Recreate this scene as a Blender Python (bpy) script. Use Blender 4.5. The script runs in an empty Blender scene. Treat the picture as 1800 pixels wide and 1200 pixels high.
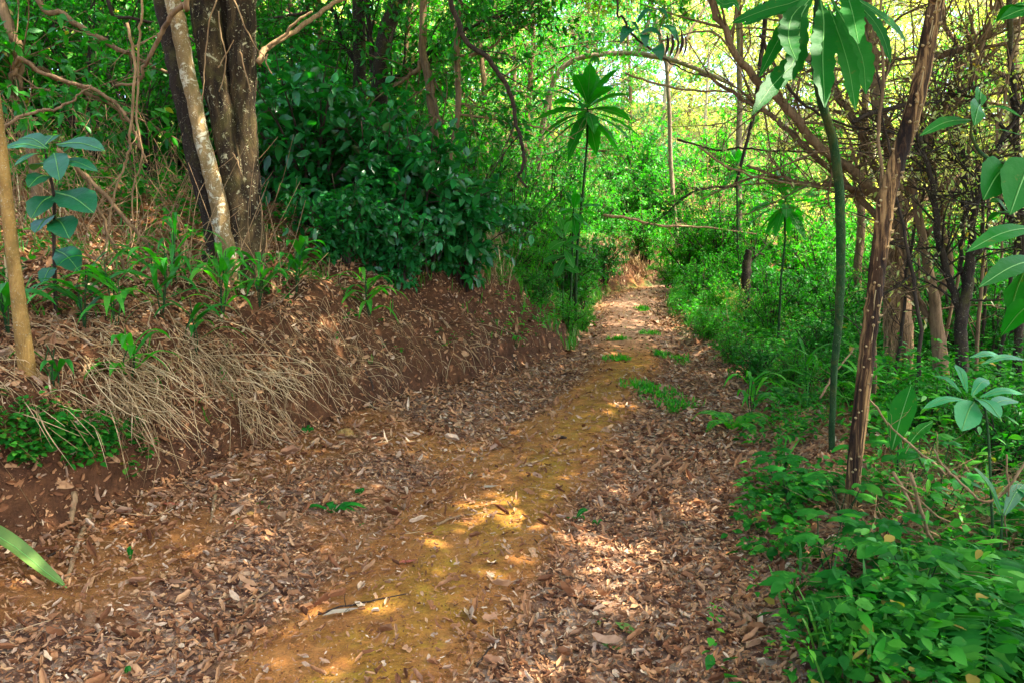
import bpy, math, random
import numpy as np
from mathutils import Vector

rng = np.random.default_rng(11)
random.seed(11)
scn = bpy.context.scene
COL = scn.collection
R = math.radians

# ------------------------------------------------------------------ camera
FPX, HCAM = 1400.0, 1.5
PITCH = math.atan(200.0 / FPX)
SP, CP = math.sin(PITCH), math.cos(PITCH)
CAM = np.array([0.0, 0.0, HCAM])

def ray(px, py):
    a, b = (px - 900.0) / FPX, (600.0 - py) / FPX
    return np.array([a, CP + b * SP, -SP + b * CP])

def W(px, py, Y):
    d = ray(px, py)
    return CAM + d * (Y / d[1])

# ------------------------------------------------------------------ numpy noise
def vnoise(x, y, seed=0):
    x = np.asarray(x, float); y = np.asarray(y, float)
    xi = np.floor(x).astype(np.int64); yi = np.floor(y).astype(np.int64)
    xf = x - xi; yf = y - yi
    xf = xf * xf * (3 - 2 * xf); yf = yf * yf * (3 - 2 * yf)
    def hs(a, b):
        n = (a * 374761393 + b * 668265263 + seed * 974634777) & 0xffffffff
        n = ((n ^ (n >> 13)) * 1274126177) & 0xffffffff
        return ((n ^ (n >> 16)) & 0xffff) / 65535.0
    return (hs(xi, yi) * (1 - xf) + hs(xi + 1, yi) * xf) * (1 - yf) + (hs(xi, yi + 1) * (1 - xf) + hs(xi + 1, yi + 1) * xf) * yf

def fbm(x, y, o=4, seed=0):
    s = 0; a = 0.5; f = 1.0
    for k in range(o):
        s = s + a * (vnoise(x * f + 13.1 * k, y * f - 7.7 * k, seed + k) - 0.5) * 2
        a *= 0.5; f *= 2.03
    return s

def sst(x, a, b):
    t = np.clip((x - a) / (b - a), 0, 1)
    return t * t * (3 - 2 * t)

# ------------------------------------------------------------------ terrain
CY = np.array([-40, -6, 0, 2.46, 3.08, 4.07, 5.42, 6.93, 8.71, 11.07, 15.1, 18.4, 20.2, 21.4, 22.4, 23.4, 60])
CX = np.array([-12, -3.0, -1.25, -.53, -.33, 0.0, .40, .81, 1.33, 1.68, 2.27, 3.03, 4.1, 5.6, 8.0, 12.0, 240])
_yy = np.linspace(-40, 60, 4001)
_xx = np.interp(_yy, CY, CX)
_k = np.hanning(31); _k /= _k.sum()
_xx = np.convolve(np.pad(_xx, 15, mode='edge'), _k, mode='valid')
_sl = np.gradient(_xx, _yy)
def xc(y): return np.interp(y, _yy, _xx)
def upath(x, y):
    return (x - xc(y)) / np.sqrt(1 + np.interp(y, _yy, _sl) ** 2)
def eL(y): return np.interp(y, [0, 5, 6.2, 7.4, 8.7, 10, 13, 18, 25], [1.9, 1.88, 1.72, 1.34, 1.0, .78, .75, .9, 1.0])
def eR(y): return np.interp(y, [0, 3.4, 5, 7, 8.7, 10.5, 14, 18, 25], [1.25, 1.18, 1.25, 1.38, 1.18, .92, .62, .62, .8])

def hbase(x, y):
    u = upath(x, y)
    dl = np.maximum(0, -u - eL(y)); dr = np.maximum(0, u - eR(y))
    wob = .06 + 0.20 * fbm(x * 1.3, y * 1.3, 3, 5)
    dl2 = np.maximum(0, dl + wob * sst(dl, 0, .35))
    lip = np.interp(y, [0, 4, 7, 10, 16, 22, 40], [.66, .74, .76, .68, .62, .75, .8])
    fw = np.interp(y, [0, 5, 7, 9, 30], [.38, .42, .75, .8, .6])
    z = lip * (.42 * sst(dl2, -.02, .13) + .58 * sst(dl2, .05, fw))
    dd = np.maximum(0, dl - .3)
    z = z + np.where(dd < 2.2, .36 * dd, .36 * 2.2 + .25 * (dd - 2.2))
    z = np.where(z > 11, 11 + (z - 11) * .15, z)
    z = z + .09 * sst(-u - .7, 0, 1.4) * sst(y, -50, 0)
    z = z + .10 * sst(dr, 0, .5) - .05 * np.maximum(0, dr - 2.0)
    z = np.maximum(z, -2.5)
    z = z - .045 * np.exp(-((np.abs(u) - .62) / .25) ** 2)
    return z

def H(x, y):
    x = np.asarray(x, float); y = np.asarray(y, float)
    u = upath(x, y)
    dl = np.maximum(0, -u - eL(y))
    r = .035 + .15 * sst(dl, 0.0, .3) * (1 - .4 * sst(dl, 1.2, 2.5))
    z = hbase(x, y) + r * fbm(x * 2.6, y * 2.6, 4, 1) + .012 * fbm(x * 11, y * 11, 3, 9)
    return z + .10 * fbm(x * .35, y * .35, 2, 21) * sst(np.abs(u), 1.5, 4)

_ts = np.concatenate([np.arange(1.8, 14, .012), np.arange(14, 60, .08)])
def G(px, py):
    d = ray(px, py)
    P = CAM[None] + _ts[:, None] * d[None]
    below = P[:, 2] < H(P[:, 0], P[:, 1])
    i = int(np.argmax(below)) if below.any() else len(_ts) - 1
    return P[i]

def on_ground(x, y): return np.array([x, y, float(H(x, y))])
def GX(px, Y):                      # the ground under image column px at distance Y
    x = (px - 900.0) / FPX * Y * 1.0
    return on_ground(x, Y)

# ------------------------------------------------------------------ mesh builders
class MB:
    def __init__(s): s.v = []; s.t = []; s.m = []; s.n = 0
    def add(s, V, T, m=0):
        V = np.asarray(V, float).reshape(-1, 3); T = np.asarray(T, np.int64).reshape(-1, 3)
        s.v.append(V); s.t.append(T + s.n); s.m.append(np.full(len(T), m, np.int32)); s.n += len(V)
    def build(s, name, mats, parent=None, origin=None, smooth=True):
        me = bpy.data.meshes.new(name)
        V = np.concatenate(s.v); T = np.concatenate(s.t); M = np.concatenate(s.m)
        if origin is not None: V = V - np.asarray(origin)[None]
        me.vertices.add(len(V)); me.vertices.foreach_set('co', V.astype(np.float32).ravel())
        me.loops.add(len(T) * 3); me.loops.foreach_set('vertex_index', T.astype(np.int32).ravel())
        me.polygons.add(len(T))
        me.polygons.foreach_set('loop_start', np.arange(0, len(T) * 3, 3, dtype=np.int32))
        if not isinstance(mats, (list, tuple)): mats = [mats]
        for m in mats: me.materials.append(m)
        me.polygons.foreach_set('material_index', M)
        me.polygons.foreach_set('use_smooth', np.full(len(T), smooth, dtype=bool))
        me.update(calc_edges=True)
        o = bpy.data.objects.new(name, me); COL.objects.link(o)
        if parent is not None: o.parent = parent
        elif origin is not None: o.location = Vector([float(c) for c in origin])
        return o

def nrm(a):
    return a / np.maximum(1e-9, np.linalg.norm(a, axis=-1, keepdims=True))

def smooth_line(pts, per=6):
    P = np.asarray(pts, float)
    if len(P) < 3:
        t = np.linspace(0, 1, per + 1)[:, None]
        return P[0] * (1 - t) + P[-1] * t
    Q = np.vstack([2 * P[0] - P[1], P, 2 * P[-1] - P[-2]])
    out = []
    for i in range(1, len(Q) - 2):
        p0, p1, p2, p3 = Q[i - 1:i + 3]
        for t in np.linspace(0, 1, per, endpoint=False):
            out.append(.5 * ((2 * p1) + (-p0 + p2) * t + (2 * p0 - 5 * p1 + 4 * p2 - p3) * t * t + (-p0 + 3 * p1 - 3 * p2 + p3) * t ** 3))
    out.append(P[-1])
    return np.array(out)

def tube(mb, pts, rad, sides=7, m=0, per=6, lump=0.0, wob=0.0, seed=0):
    """a tapering limb along a curve; rad is a list of radii at the given points"""
    n0 = len(pts)
    C = smooth_line(pts, per) if per > 1 else np.asarray(pts, float)
    n = len(C)
    rr = np.interp(np.linspace(0, 1, n), np.linspace(0, 1, len(np.atleast_1d(rad))), np.atleast_1d(rad))
    if wob:
        s = np.arange(n) * .7 + seed * 3.1
        C = C + wob * np.stack([fbm(s, s * 0 + 1.5, 2, seed), fbm(s, s * 0 + 5.5, 2, seed + 3), fbm(s, s * 0 + 9.5, 2, seed + 7)], 1)
    T = nrm(np.gradient(C, axis=0))
    a = np.array([0., 0, 1]) if abs(T[0, 2]) < .8 else np.array([1., 0, 0])
    N = np.cross(T[0], a); N /= np.linalg.norm(N)
    Ns = np.empty_like(C)
    for i in range(n):
        N = N - T[i] * N.dot(T[i]); N /= max(1e-9, np.linalg.norm(N)); Ns[i] = N
    B = np.cross(T, Ns)
    th = np.linspace(0, 2 * np.pi, sides, endpoint=False)
    ring = Ns[:, None] * np.cos(th)[None, :, None] + B[:, None] * np.sin(th)[None, :, None]
    rr2 = np.repeat(rr[:, None], sides, 1)
    if lump:
        L = np.concatenate([[0], np.cumsum(np.linalg.norm(np.diff(C, axis=0), axis=1))])
        gx = np.cos(th)[None] * 1.7 + L[:, None] * 1.2 + seed * 7; gy = np.sin(th)[None] * 1.7 + L[:, None] * .7
        rr2 = rr2 * (1 + lump * fbm(gx, gy, 3, seed))
    V = (C[:, None] + ring * rr2[..., None]).reshape(-1, 3)
    i = np.arange(n - 1)[:, None] * sides; j = np.arange(sides)[None]; j2 = (j + 1) % sides
    q = np.stack([i + j, i + j2, i + sides + j2, i + sides + j], -1).reshape(-1, 4)
    F = np.vstack([q[:, [0, 1, 2]], q[:, [0, 2, 3]]])
    V = np.vstack([V, C[0], C[-1]])
    jj = np.arange(sides); k0 = n * sides
    F = np.vstack([F, np.stack([np.full(sides, k0), (jj + 1) % sides, jj], 1),
                   np.stack([np.full(sides, k0 + 1), (n - 1) * sides + jj, (n - 1) * sides + (jj + 1) % sides], 1)])
    mb.add(V, F, m)
    return C

def template(st):
    """leaf outline: stations (along, half width, lift of the edge)"""
    V = []; T = []; prev = None
    for (u, hw, w) in st:
        if hw == 0:
            V.append((u, 0, w)); cur = [len(V) - 1]
        else:
            V += [(u, -hw, w), (u, 0, 0), (u, hw, w)]; cur = [len(V) - 3, len(V) - 2, len(V) - 1]
        if prev is not None:
            if len(prev) == 1 and len(cur) == 3: T += [(prev[0], cur[1], cur[0]), (prev[0], cur[2], cur[1])]
            elif len(prev) == 3 and len(cur) == 1: T += [(prev[0], prev[1], cur[0]), (prev[1], prev[2], cur[0])]
            else:
                a, b = prev, cur
                T += [(a[0], a[1], b[1]), (a[0], b[1], b[0]), (a[1], a[2], b[2]), (a[1], b[2], b[1])]
        prev = cur
    return np.array(V, float), np.array(T)

T_TINY = (np.array([(0, 0, 0), (.45, -.5, .08), (1, 0, 0), (.45, .5, .08)], float), np.array([(0, 2, 1), (0, 3, 2)]))
T_LEAF = template([(0, 0, 0), (.3, .46, .10), (.62, .40, .08), (1, 0, 0)])
T_OVAL = template([(0, 0, 0), (.12, .04, 0), (.3, .42, .1), (.55, .5, .1), (.8, .3, .06), (1, 0, 0)])
T_CRISP = template([(0, 0, 0), (.25, .38, .22), (.6, .45, .05), (.85, .25, .25), (1, 0, .1)])
T_CLOD = (np.array([(0, 0, 0), (.5, -.5, 0), (1, 0, 0), (.5, .5, 0), (.5, 0, .4), (.5, 0, -.3)], float), np.array([(0, 1, 4), (1, 2, 4), (2, 3, 4), (3, 0, 4), (1, 0, 5), (2, 1, 5), (3, 2, 5), (0, 3, 5)]))
T_CURL = template([(0, 0, .1), (.25, .30, .55), (.6, .34, .5), (.85, .2, .6), (1, 0, .35)])
T_TORN = template([(0, .2, .1), (.2, .5, .2), (.5, .28, .1), (.7, .45, .3), (.9, .3, 0)])
T_BLADE = template([(0, .3, .1), (.3, .5, .12), (.65, .38, .1), (1, 0, 0)])
T_LONG = template([(0, .1, 0), (.2, .3, .08), (.45, .5, .1), (.7, .46, .08), (.88, .25, .05), (1, 0, 0)])

def leaves(mb, P, D, N, L, Wd, tmp=T_LEAF, m=0, droop=0.0):
    P = np.asarray(P, float); n = len(P)
    if n == 0: return
    D = nrm(np.broadcast_to(np.asarray(D, float), (n, 3))); N = np.broadcast_to(np.asarray(N, float), (n, 3))
    S = nrm(np.cross(D, N) + 1e-6); N = np.cross(S, D)
    L = np.broadcast_to(np.asarray(L, float), (n,))[:, None, None]; Wd = np.broadcast_to(np.asarray(Wd, float), (n,))[:, None, None]
    dr = np.broadcast_to(np.asarray(droop, float), (n,))[:, None]
    V0, T0 = tmp
    V = P[:, None] + D[:, None] * (V0[None, :, 0:1] * L) + S[:, None] * (V0[None, :, 1:2] * Wd) + N[:, None] * (V0[None, :, 2:3] * Wd)
    V[..., 2] -= dr * L[..., 0] * V0[None, :, 0] ** 2
    F = T0[None] + (np.arange(n) * len(V0))[:, None, None]
    mb.add(V.reshape(-1, 3), F.reshape(-1, 3), m)

def blade(mb, pts, width, up=(0, 0, 1), m=0, mrib=None, edge=0.0, fold=.12, prof=None, per=5, seed=0):
    """one big leaf along a 3-D curve, with a folded midrib and scalloped edges"""
    C = smooth_line(pts, per); n = len(C)
    T = nrm(np.gradient(C, axis=0)); up = np.asarray(up, float)
    S = nrm(np.cross(T, up[None])); Nn = np.cross(S, T)
    t = np.linspace(0, 1, n)
    pr = prof or ([0, .15, .4, .65, .85, 1], [.12, .5, .92, 1, .65, .02])
    hw = np.interp(t, *pr) * width * .5
    sc = 1 + edge * np.sin(np.arange(n) * 2.1 + seed)
    l = C - S * (hw * sc)[:, None] + Nn * (fold * hw + edge * .5 * hw * np.sin(np.arange(n) * 1.7 + seed))[:, None]
    r = C + S * (hw * (1 + edge * np.sin(np.arange(n) * 2.3 + seed + 1)))[:, None] + Nn * (fold * hw + edge * .5 * hw * np.cos(np.arange(n) * 1.6 + seed))[:, None]
    V = np.stack([l, C, r], 1).reshape(-1, 3)
    i = np.arange(n - 1) * 3
    F = np.concatenate([np.stack(q, 1) for q in ([i, i + 1, i + 4], [i, i + 4, i + 3], [i + 1, i + 2, i + 5], [i + 1, i + 5, i + 4])])
    mb.add(V, F, m)
    if mrib is not None:
        tube(mb, C[::max(1, n // 8)] + Nn[::max(1, n // 8)] * .0015, [width * .03, width * .012], 4, mrib, per=1)

def uvec(n): return nrm(rng.normal(size=(n, 3)))

# ------------------------------------------------------------------ scene objects
def tag(o, label=None, cat=None, group=None, kind=None):
    if label: o['label'] = label
    if cat: o['category'] = cat
    if group: o['group'] = group
    if kind: o['kind'] = kind
    return o

def thing(name, loc, label, cat, group=None, rz=0.0, scale=1.0):
    o = bpy.data.objects.new(name, None); COL.objects.link(o)
    o.location = Vector([float(c) for c in loc]); o.rotation_euler = (0, 0, rz); o.scale = (scale,) * 3
    o.empty_display_size = .2
    return tag(o, label, cat, group)

class Proto:
    """first call places the built thing itself, later calls place copies of it and its parts"""
    def __init__(s, build): s.build = build; s.root = None
    def place(s, loc, label, cat, group=None, rz=0.0, scale=1.0, sz=1.0):
        if s.root is None:
            s.root = s.build(); r = s.root
        else:
            r = s.root.copy(); COL.objects.link(r)
            for ch in list(s.root.children):
                c = ch.copy(); COL.objects.link(c); c.parent = r
        r.location = Vector([float(c) for c in loc]); r.rotation_euler = (0, 0, rz); r.scale = (scale, scale, scale * sz)
        if 'group' in r.keys(): del r['group']
        return tag(r, label, cat, group)

# ------------------------------------------------------------------ materials
def newmat(name):
    m = bpy.data.materials.new(name); m.use_nodes = True
    nt = m.node_tree; nt.nodes.clear()
    return m, nt, nt.nodes.new, nt.links.new

def ramp(nt, fac, stops):
    r = nt.nodes.new('ShaderNodeValToRGB'); e = r.color_ramp.elements
    while len(e) < len(stops): e.new(.5)
    for el, (p, c) in zip(e, stops): el.position = p; el.color = (*c, 1)
    nt.links.new(fac, r.inputs[0]); return r.outputs[0]

def noise(nt, scale, detail=4, vec=None, rough=.6, dist=0):
    n = nt.nodes.new('ShaderNodeTexNoise'); n.inputs['Scale'].default_value = scale; n.inputs['Detail'].default_value = detail
    n.inputs['Roughness'].default_value = rough; n.inputs['Distortion'].default_value = dist
    if vec is not None: nt.links.new(vec, n.inputs['Vector'])
    return n.outputs['Fac']

def mixc(nt, fac, a, b):
    m = nt.nodes.new('ShaderNodeMix'); m.data_type = 'RGBA'
    if isinstance(fac, (int, float)): m.inputs[0].default_value = fac
    else: nt.links.new(fac, m.inputs[0])
    for s, v in ((6, a), (7, b)):
        if isinstance(v, tuple): m.inputs[s].default_value = (*v, 1)
        else: nt.links.new(v, m.inputs[s])
    return m.outputs[2]

def math_n(nt, op, a, b=0.0, clamp=False):
    m = nt.nodes.new('ShaderNodeMath'); m.operation = op; m.use_clamp = clamp
    for s, v in ((0, a), (1, b)):
        if isinstance(v, (int, float)): m.inputs[s].default_value = v
        else: nt.links.new(v, m.inputs[s])
    return m.outputs[0]

def leafmat(name, cols, rough=.42, transl=.4, tcol=(.55, 1.0, .12), spec=.4, tgain=1.6, dead=0.0):
    m, nt, N, L = newmat(name)
    geo = N('ShaderNodeNewGeometry')
    k = len(cols)
    stops = [(i / max(1, k - 1), c) for i, c in enumerate(cols)]
    c = ramp(nt, geo.outputs['Random Per Island'], stops)
    tc = N('ShaderNodeTexCoord')
    nz = noise(nt, 9.0, 3, tc.outputs['Object'])
    c = mixc(nt, ramp(nt, nz, [(.35, (0, 0, 0)), (.75, (.55,) * 3)]), c, mixc(nt, .6, c, cols[-1]))
    if dead:
        rr = math_n(nt, 'FRACT', math_n(nt, 'MULTIPLY', geo.outputs['Random Per Island'], 37.31))
        c = mixc(nt, math_n(nt, 'LESS_THAN', rr, dead), c, (.30, .22, .04))
    c = mixc(nt, ramp(nt, noise(nt, 24.0, 4, tc.outputs['Object'], .7), [(.63, (0, 0, 0)), (.70, (.55,) * 3)]), c, (.16, .13, .02))
    bs = N('ShaderNodeBsdfPrincipled'); L(c, bs.inputs['Base Color'])
    bs.inputs['Roughness'].default_value = rough; bs.inputs['Specular IOR Level'].default_value = spec
    bp = N('ShaderNodeBump'); bp.inputs['Strength'].default_value = .35; bp.inputs['Distance'].default_value = .01
    L(noise(nt, 28.0, 3, tc.outputs['Object']), bp.inputs['Height']); L(bp.outputs[0], bs.inputs['Normal'])
    tr = N('ShaderNodeBsdfTranslucent')
    mx = N('ShaderNodeMix'); mx.data_type = 'RGBA'; mx.blend_type = 'MULTIPLY'; mx.inputs[0].default_value = 1
    L(c, mx.inputs[6]); mx.inputs[7].default_value = (tcol[0] * tgain, tcol[1] * tgain, tcol[2] * tgain, 1)
    L(mx.outputs[2], tr.inputs['Color'])
    sh = N('ShaderNodeMixShader'); sh.inputs[0].default_value = transl
    L(bs.outputs[0], sh.inputs[1]); L(tr.outputs[0], sh.inputs[2])
    o = N('ShaderNodeOutputMaterial'); L(sh.outputs[0], o.inputs['Surface'])
    return m

def barkmat(name, stops, scale=6.0, stretch=.25, lichen=None, lamt=.6, lscale=9, rough=.9, bump=.6):
    m, nt, N, L = newmat(name)
    tc = N('ShaderNodeTexCoord'); mp = N('ShaderNodeMapping'); mp.inputs['Scale'].default_value = (1, 1, stretch)
    L(tc.outputs['Object'], mp.inputs['Vector'])
    n1 = noise(nt, scale * 2.2, 8, mp.outputs[0], .68, .8)
    c = ramp(nt, n1, stops)
    n3 = noise(nt, scale * 7, 4, tc.outputs['Object'], .7)
    c = mixc(nt, ramp(nt, n3, [(.55, (0, 0, 0)), (.75, (.4,) * 3)]), c, stops[0][1])
    if lichen:
        n2 = noise(nt, lscale, 6, tc.outputs['Object'], .75, 1.2)
        c = mixc(nt, ramp(nt, n2, [(lamt, (0, 0, 0)), (lamt + .05, (1, 1, 1))]), c, lichen)
        n4 = noise(nt, lscale * 4.5, 5, tc.outputs['Object'], .6, 2.0)
        c = mixc(nt, ramp(nt, n4, [(.62, (0, 0, 0)), (.66, (.9,) * 3)]), c, tuple(min(1, q * 1.3) for q in lichen))
        n5 = noise(nt, lscale * .45, 5, tc.outputs['Object'], .7, .6)
        c = mixc(nt, ramp(nt, n5, [(.52, (0, 0, 0)), (.68, (.6,) * 3)]), c, (.10, .09, .02))
    bs = N('ShaderNodeBsdfPrincipled'); L(c, bs.inputs['Base Color']); bs.inputs['Roughness'].default_value = rough
    bs.inputs['Specular IOR Level'].default_value = .2
    bp = N('ShaderNodeBump'); bp.inputs['Strength'].default_value = bump; bp.inputs['Distance'].default_value = .05
    L(n1, bp.inputs['Height']); L(bp.outputs[0], bs.inputs['Normal'])
    o = N('ShaderNodeOutputMaterial'); L(bs.outputs[0], o.inputs['Surface'])
    return m

def litter_mat(name, stops, rough=.75):
    m, nt, N, L = newmat(name)
    geo = N('ShaderNodeNewGeometry')
    c = ramp(nt, geo.outputs['Random Per Island'], stops)
    tc = N('ShaderNodeTexCoord')
    nz = noise(nt, 40, 3, tc.outputs['Object'])
    c = mixc(nt, ramp(nt, nz, [(.4, (0, 0, 0)), (.8, (.5,) * 3)]), c, (.11, .05, .022))
    bs = N('ShaderNodeBsdfPrincipled'); L(c, bs.inputs['Base Color']); bs.inputs['Roughness'].default_value = rough
    bs.inputs['Specular IOR Level'].default_value = .15
    o = N('ShaderNodeOutputMaterial'); L(bs.outputs[0], o.inputs['Surface'])
    return m

M = {}
M['dark'] = leafmat('glossy_dark_leaf', [(.008, .085, .016), (.014, .15, .028), (.03, .24, .05)], .27, .32, spec=.6)
M['mid'] = leafmat('mid_green_leaf', [(.008, .10, .012), (.018, .18, .014), (.05, .27, .018)], .42, .42, spec=.3, dead=.01)
M['bright'] = leafmat('bright_green_leaf', [(.012, .18, .014), (.04, .29, .018), (.12, .38, .02)], .45, .5, spec=.3, dead=.02)
M['yellow'] = leafmat('sun_paled_yellow_leaf', [(.15, .32, .04), (.40, .50, .12), (.72, .68, .40)], .5, .5, tcol=(1, 1, .25), dead=.08)  # yellow-green paled so the leaf colour carries the glow of the sunlit gap
M['teal'] = leafmat('blue_green_leaf', [(.01, .15, .045), (.02, .23, .07), (.05, .30, .09)], .5, .4, tcol=(.4, 1, .5))
M['herb'] = leafmat('ground_herb_leaf', [(.005, .085, .010), (.014, .155, .013), (.06, .25, .02)], .62, .40, spec=.12, dead=.015)
M['big'] = leafmat('broad_leaf', [(.006, .105, .008), (.012, .17, .012)], .5, .42, spec=.2)
M['rosette'] = leafmat('backlit_rosette_leaf', [(.014, .20, .014), (.03, .28, .02)], .45, .48, spec=.25)  # brighter than the broad leaf: light shining through is put into the colour
M['bigdark'] = leafmat('broad_dark_leaf', [(.008, .10, .03), (.012, .14, .04)], .36, .25, spec=.35)
M['grass'] = leafmat('grass_blade', [(.02, .14, .014), (.05, .24, .02), (.12, .3, .03)], .45, .4)
M['straw'] = litter_mat('dry_straw', [(0, (.17, .10, .04)), (.5, (.42, .28, .13)), (1, (.66, .50, .27))])
M['rib'] = leafmat('pale_midrib', [(.12, .34, .06), (.16, .4, .08)], .4, .2)
M['litter'] = litter_mat('dead_leaf', [(0, (.085, .030, .012)), (.22, (.24, .10, .040)), (.48, (.37, .18, .075)), (.68, (.46, .27, .13)), (.84, (.30, .15, .075)), (.94, (.42, .29, .18)), (1, (.62, .46, .29))])
M['clod'] = litter_mat('soil_crumb', [(0, (.10, .035, .012)), (.5, (.26, .10, .03)), (.85, (.40, .2, .07)), (1, (.45, .34, .24))], .95)
M['twig'] = barkmat('dry_twig', [(.3, (.16, .09, .04)), (.7, (.42, .27, .13))], 10)
M['dtwig'] = barkmat('dark_twig', [(.3, (.018, .012, .009)), (.7, (.075, .05, .032))], 10)
M['bark'] = barkmat('mottled_bark', [(.36, (.010, .006, .004)), (.52, (.042, .026, .011)), (.70, (.13, .085, .032))], 5, .22, (.42, .38, .22), .60, 7, bump=1.0)
M['lichen'] = barkmat('lichen_bark', [(.3, (.14, .085, .03)), (.7, (.34, .23, .10))], 6, .4, (.55, .5, .34), .53, 9)
M['darkbark'] = barkmat('dark_bark', [(.3, (.010, .007, .005)), (.7, (.05, .033, .02))], 6, .3, (.2, .19, .12), .66, 9)
M['tan'] = barkmat('tan_bark', [(.3, (.13, .07, .02)), (.55, (.33, .19, .05)), (.75, (.5, .33, .11))], 7, .5, (.36, .33, .2), .64, 14)
M['shag'] = barkmat('shaggy_bark', [(.3, (.07, .042, .02)), (.7, (.33, .20, .10))], 8, .12)
M['green_stem'] = barkmat('green_stem', [(.3, (.008, .03, .008)), (.7, (.03, .08, .02))], 9, .4, (.10, .14, .07), .68, 12)
M['palebrown'] = barkmat('pale_brown_bark', [(.3, (.14, .09, .05)), (.7, (.34, .25, .16))], 6, .4, (.14, .16, .06), .62, 6)
M['pale'] = barkmat('pale_bark', [(.3, (.26, .2, .13)), (.7, (.5, .42, .3))], 5, .4)
M['thorn'] = barkmat('thorn_bark', [(.40, (.016, .009, .006)), (.49, (.08, .04, .017)), (.56, (.42, .24, .09))], 9, .07, bump=1.0)
M['boss'] = barkmat('thorn_boss', [(.3, (.30, .2, .08)), (.7, (.55, .40, .19))], 20)
# ------------------------------------------------------------------ ground sheet
def axis(fine0, fine1, step, lo, hi, grow=1.16):
    a = list(np.arange(fine0, fine1, step)); s = step; x = a[-1]
    while x < hi: s *= grow; x += s; a.append(x)
    s = step; x = a[0]; b = []
    while x > lo: s *= grow; x -= s; b.append(x)
    return np.array(b[::-1] + a)

gx = axis(-5.5, 4.5, .032, -260, 260); gy = axis(1.4, 11.5, .032, -120, 400, 1.06)
X, Y = np.meshgrid(gx, gy)
Z = H(X, Y)
far = sst(np.hypot(X, Y), 45, 120)
Z = Z * (1 - far) + far * np.clip(.02 * np.hypot(X, Y), 0, 7)
U = upath(X, Y); DL = np.maximum(0, -U - eL(Y)); DR = np.maximum(0, U - eR(Y))
Z = Z + sst(DL, .0, .12) * (1 - sst(DL, .5, .9)) * .05 * fbm(X * 9, Y * 9, 3, 31)
gb = MB()
ny, nx = X.shape
i = np.arange(ny - 1)[:, None] * nx + np.arange(nx - 1)[None]
q = np.stack([i, i + 1, i + nx + 1, i + nx], -1).reshape(-1, 4)
gb.add(np.stack([X, Y, Z], -1).reshape(-1, 3), np.vstack([q[:, [0, 1, 2]], q[:, [0, 2, 3]]]))

def ground_mat():
    m, nt, N, L = newmat('red_earth')
    tc = N('ShaderNodeTexCoord'); P = tc.outputs['Object']
    def att(n):
        a = N('ShaderNodeAttribute'); a.attribute_name = n; return a.outputs['Fac']
    n1 = noise(nt, 1.3, 8, P, .62); n2 = noise(nt, 9, 6, P, .7); n3 = noise(nt, 60, 4, P, .7)
    soil = ramp(nt, n2, [(.28, (.15, .050, .014)), (.5, (.31, .120, .030)), (.72, (.46, .21, .06))])
    soil = mixc(nt, ramp(nt, n1, [(.4, (0, 0, 0)), (.65, (.7,) * 3)]), soil, (.42, .19, .05))
    moss = ramp(nt, n2, [(.3, (.19, .080, .014)), (.52, (.34, .165, .025)), (.75, (.34, .23, .022))])
    mm = math_n(nt, 'ADD', att('moss'), math_n(nt, 'MULTIPLY', math_n(nt, 'SUBTRACT', noise(nt, 3.2, 7, P, .7), .5), 2.6))
    c = mixc(nt, ramp(nt, mm, [(.50, (0, 0, 0)), (.85, (1, 1, 1))]), soil, moss)
    vo = N('ShaderNodeTexVoronoi'); vo.inputs['Scale'].default_value = 26; L(P, vo.inputs['Vector'])
    hs = N('ShaderNodeSeparateColor'); L(vo.outputs['Color'], hs.inputs[0])
    lit = ramp(nt, hs.outputs[0], [(0, (.07, .03, .018)), (.4, (.16, .08, .045)), (.75, (.24, .14, .085)), (1, (.34, .24, .16))])
    lm = math_n(nt, 'MULTIPLY', att('litter'), math_n(nt, 'ADD', .35, n2))
    c = mixc(nt, ramp(nt, lm, [(.35, (0, 0, 0)), (.62, (1, 1, 1))]), c, lit)
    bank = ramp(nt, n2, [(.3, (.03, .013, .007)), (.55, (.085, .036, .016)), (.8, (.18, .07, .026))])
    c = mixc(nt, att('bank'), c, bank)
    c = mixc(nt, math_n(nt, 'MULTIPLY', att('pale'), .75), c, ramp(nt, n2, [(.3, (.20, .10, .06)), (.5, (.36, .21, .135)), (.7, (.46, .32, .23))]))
    gm = math_n(nt, 'ADD', att('green'), math_n(nt, 'MULTIPLY', math_n(nt, 'SUBTRACT', n2, .5), 1.6))
    c = mixc(nt, ramp(nt, gm, [(.5, (0, 0, 0)), (.8, (.85,) * 3)]), c, ramp(nt, n3, [(.3, (.02, .05, .01)), (.7, (.06, .13, .02))]))
    c = mixc(nt, ramp(nt, n3, [(.5, (0, 0, 0)), (.8, (.6,) * 3)]), c, (.06, .024, .010))
    bs = N('ShaderNodeBsdfPrincipled'); L(c, bs.inputs['Base Color']); bs.inputs['Roughness'].default_value = .95
    bs.inputs['Specular IOR Level'].default_value = .15
    hh = math_n(nt, 'ADD', math_n(nt, 'MULTIPLY', n3, .35), n2)
    bp = N('ShaderNodeBump'); bp.inputs['Strength'].default_value = 1.0; bp.inputs['Distance'].default_value = .035
    L(hh, bp.inputs['Height']); L(bp.outputs[0], bs.inputs['Normal'])
    o = N('ShaderNodeOutputMaterial'); L(bs.outputs[0], o.inputs['Surface'])
    return m

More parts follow.
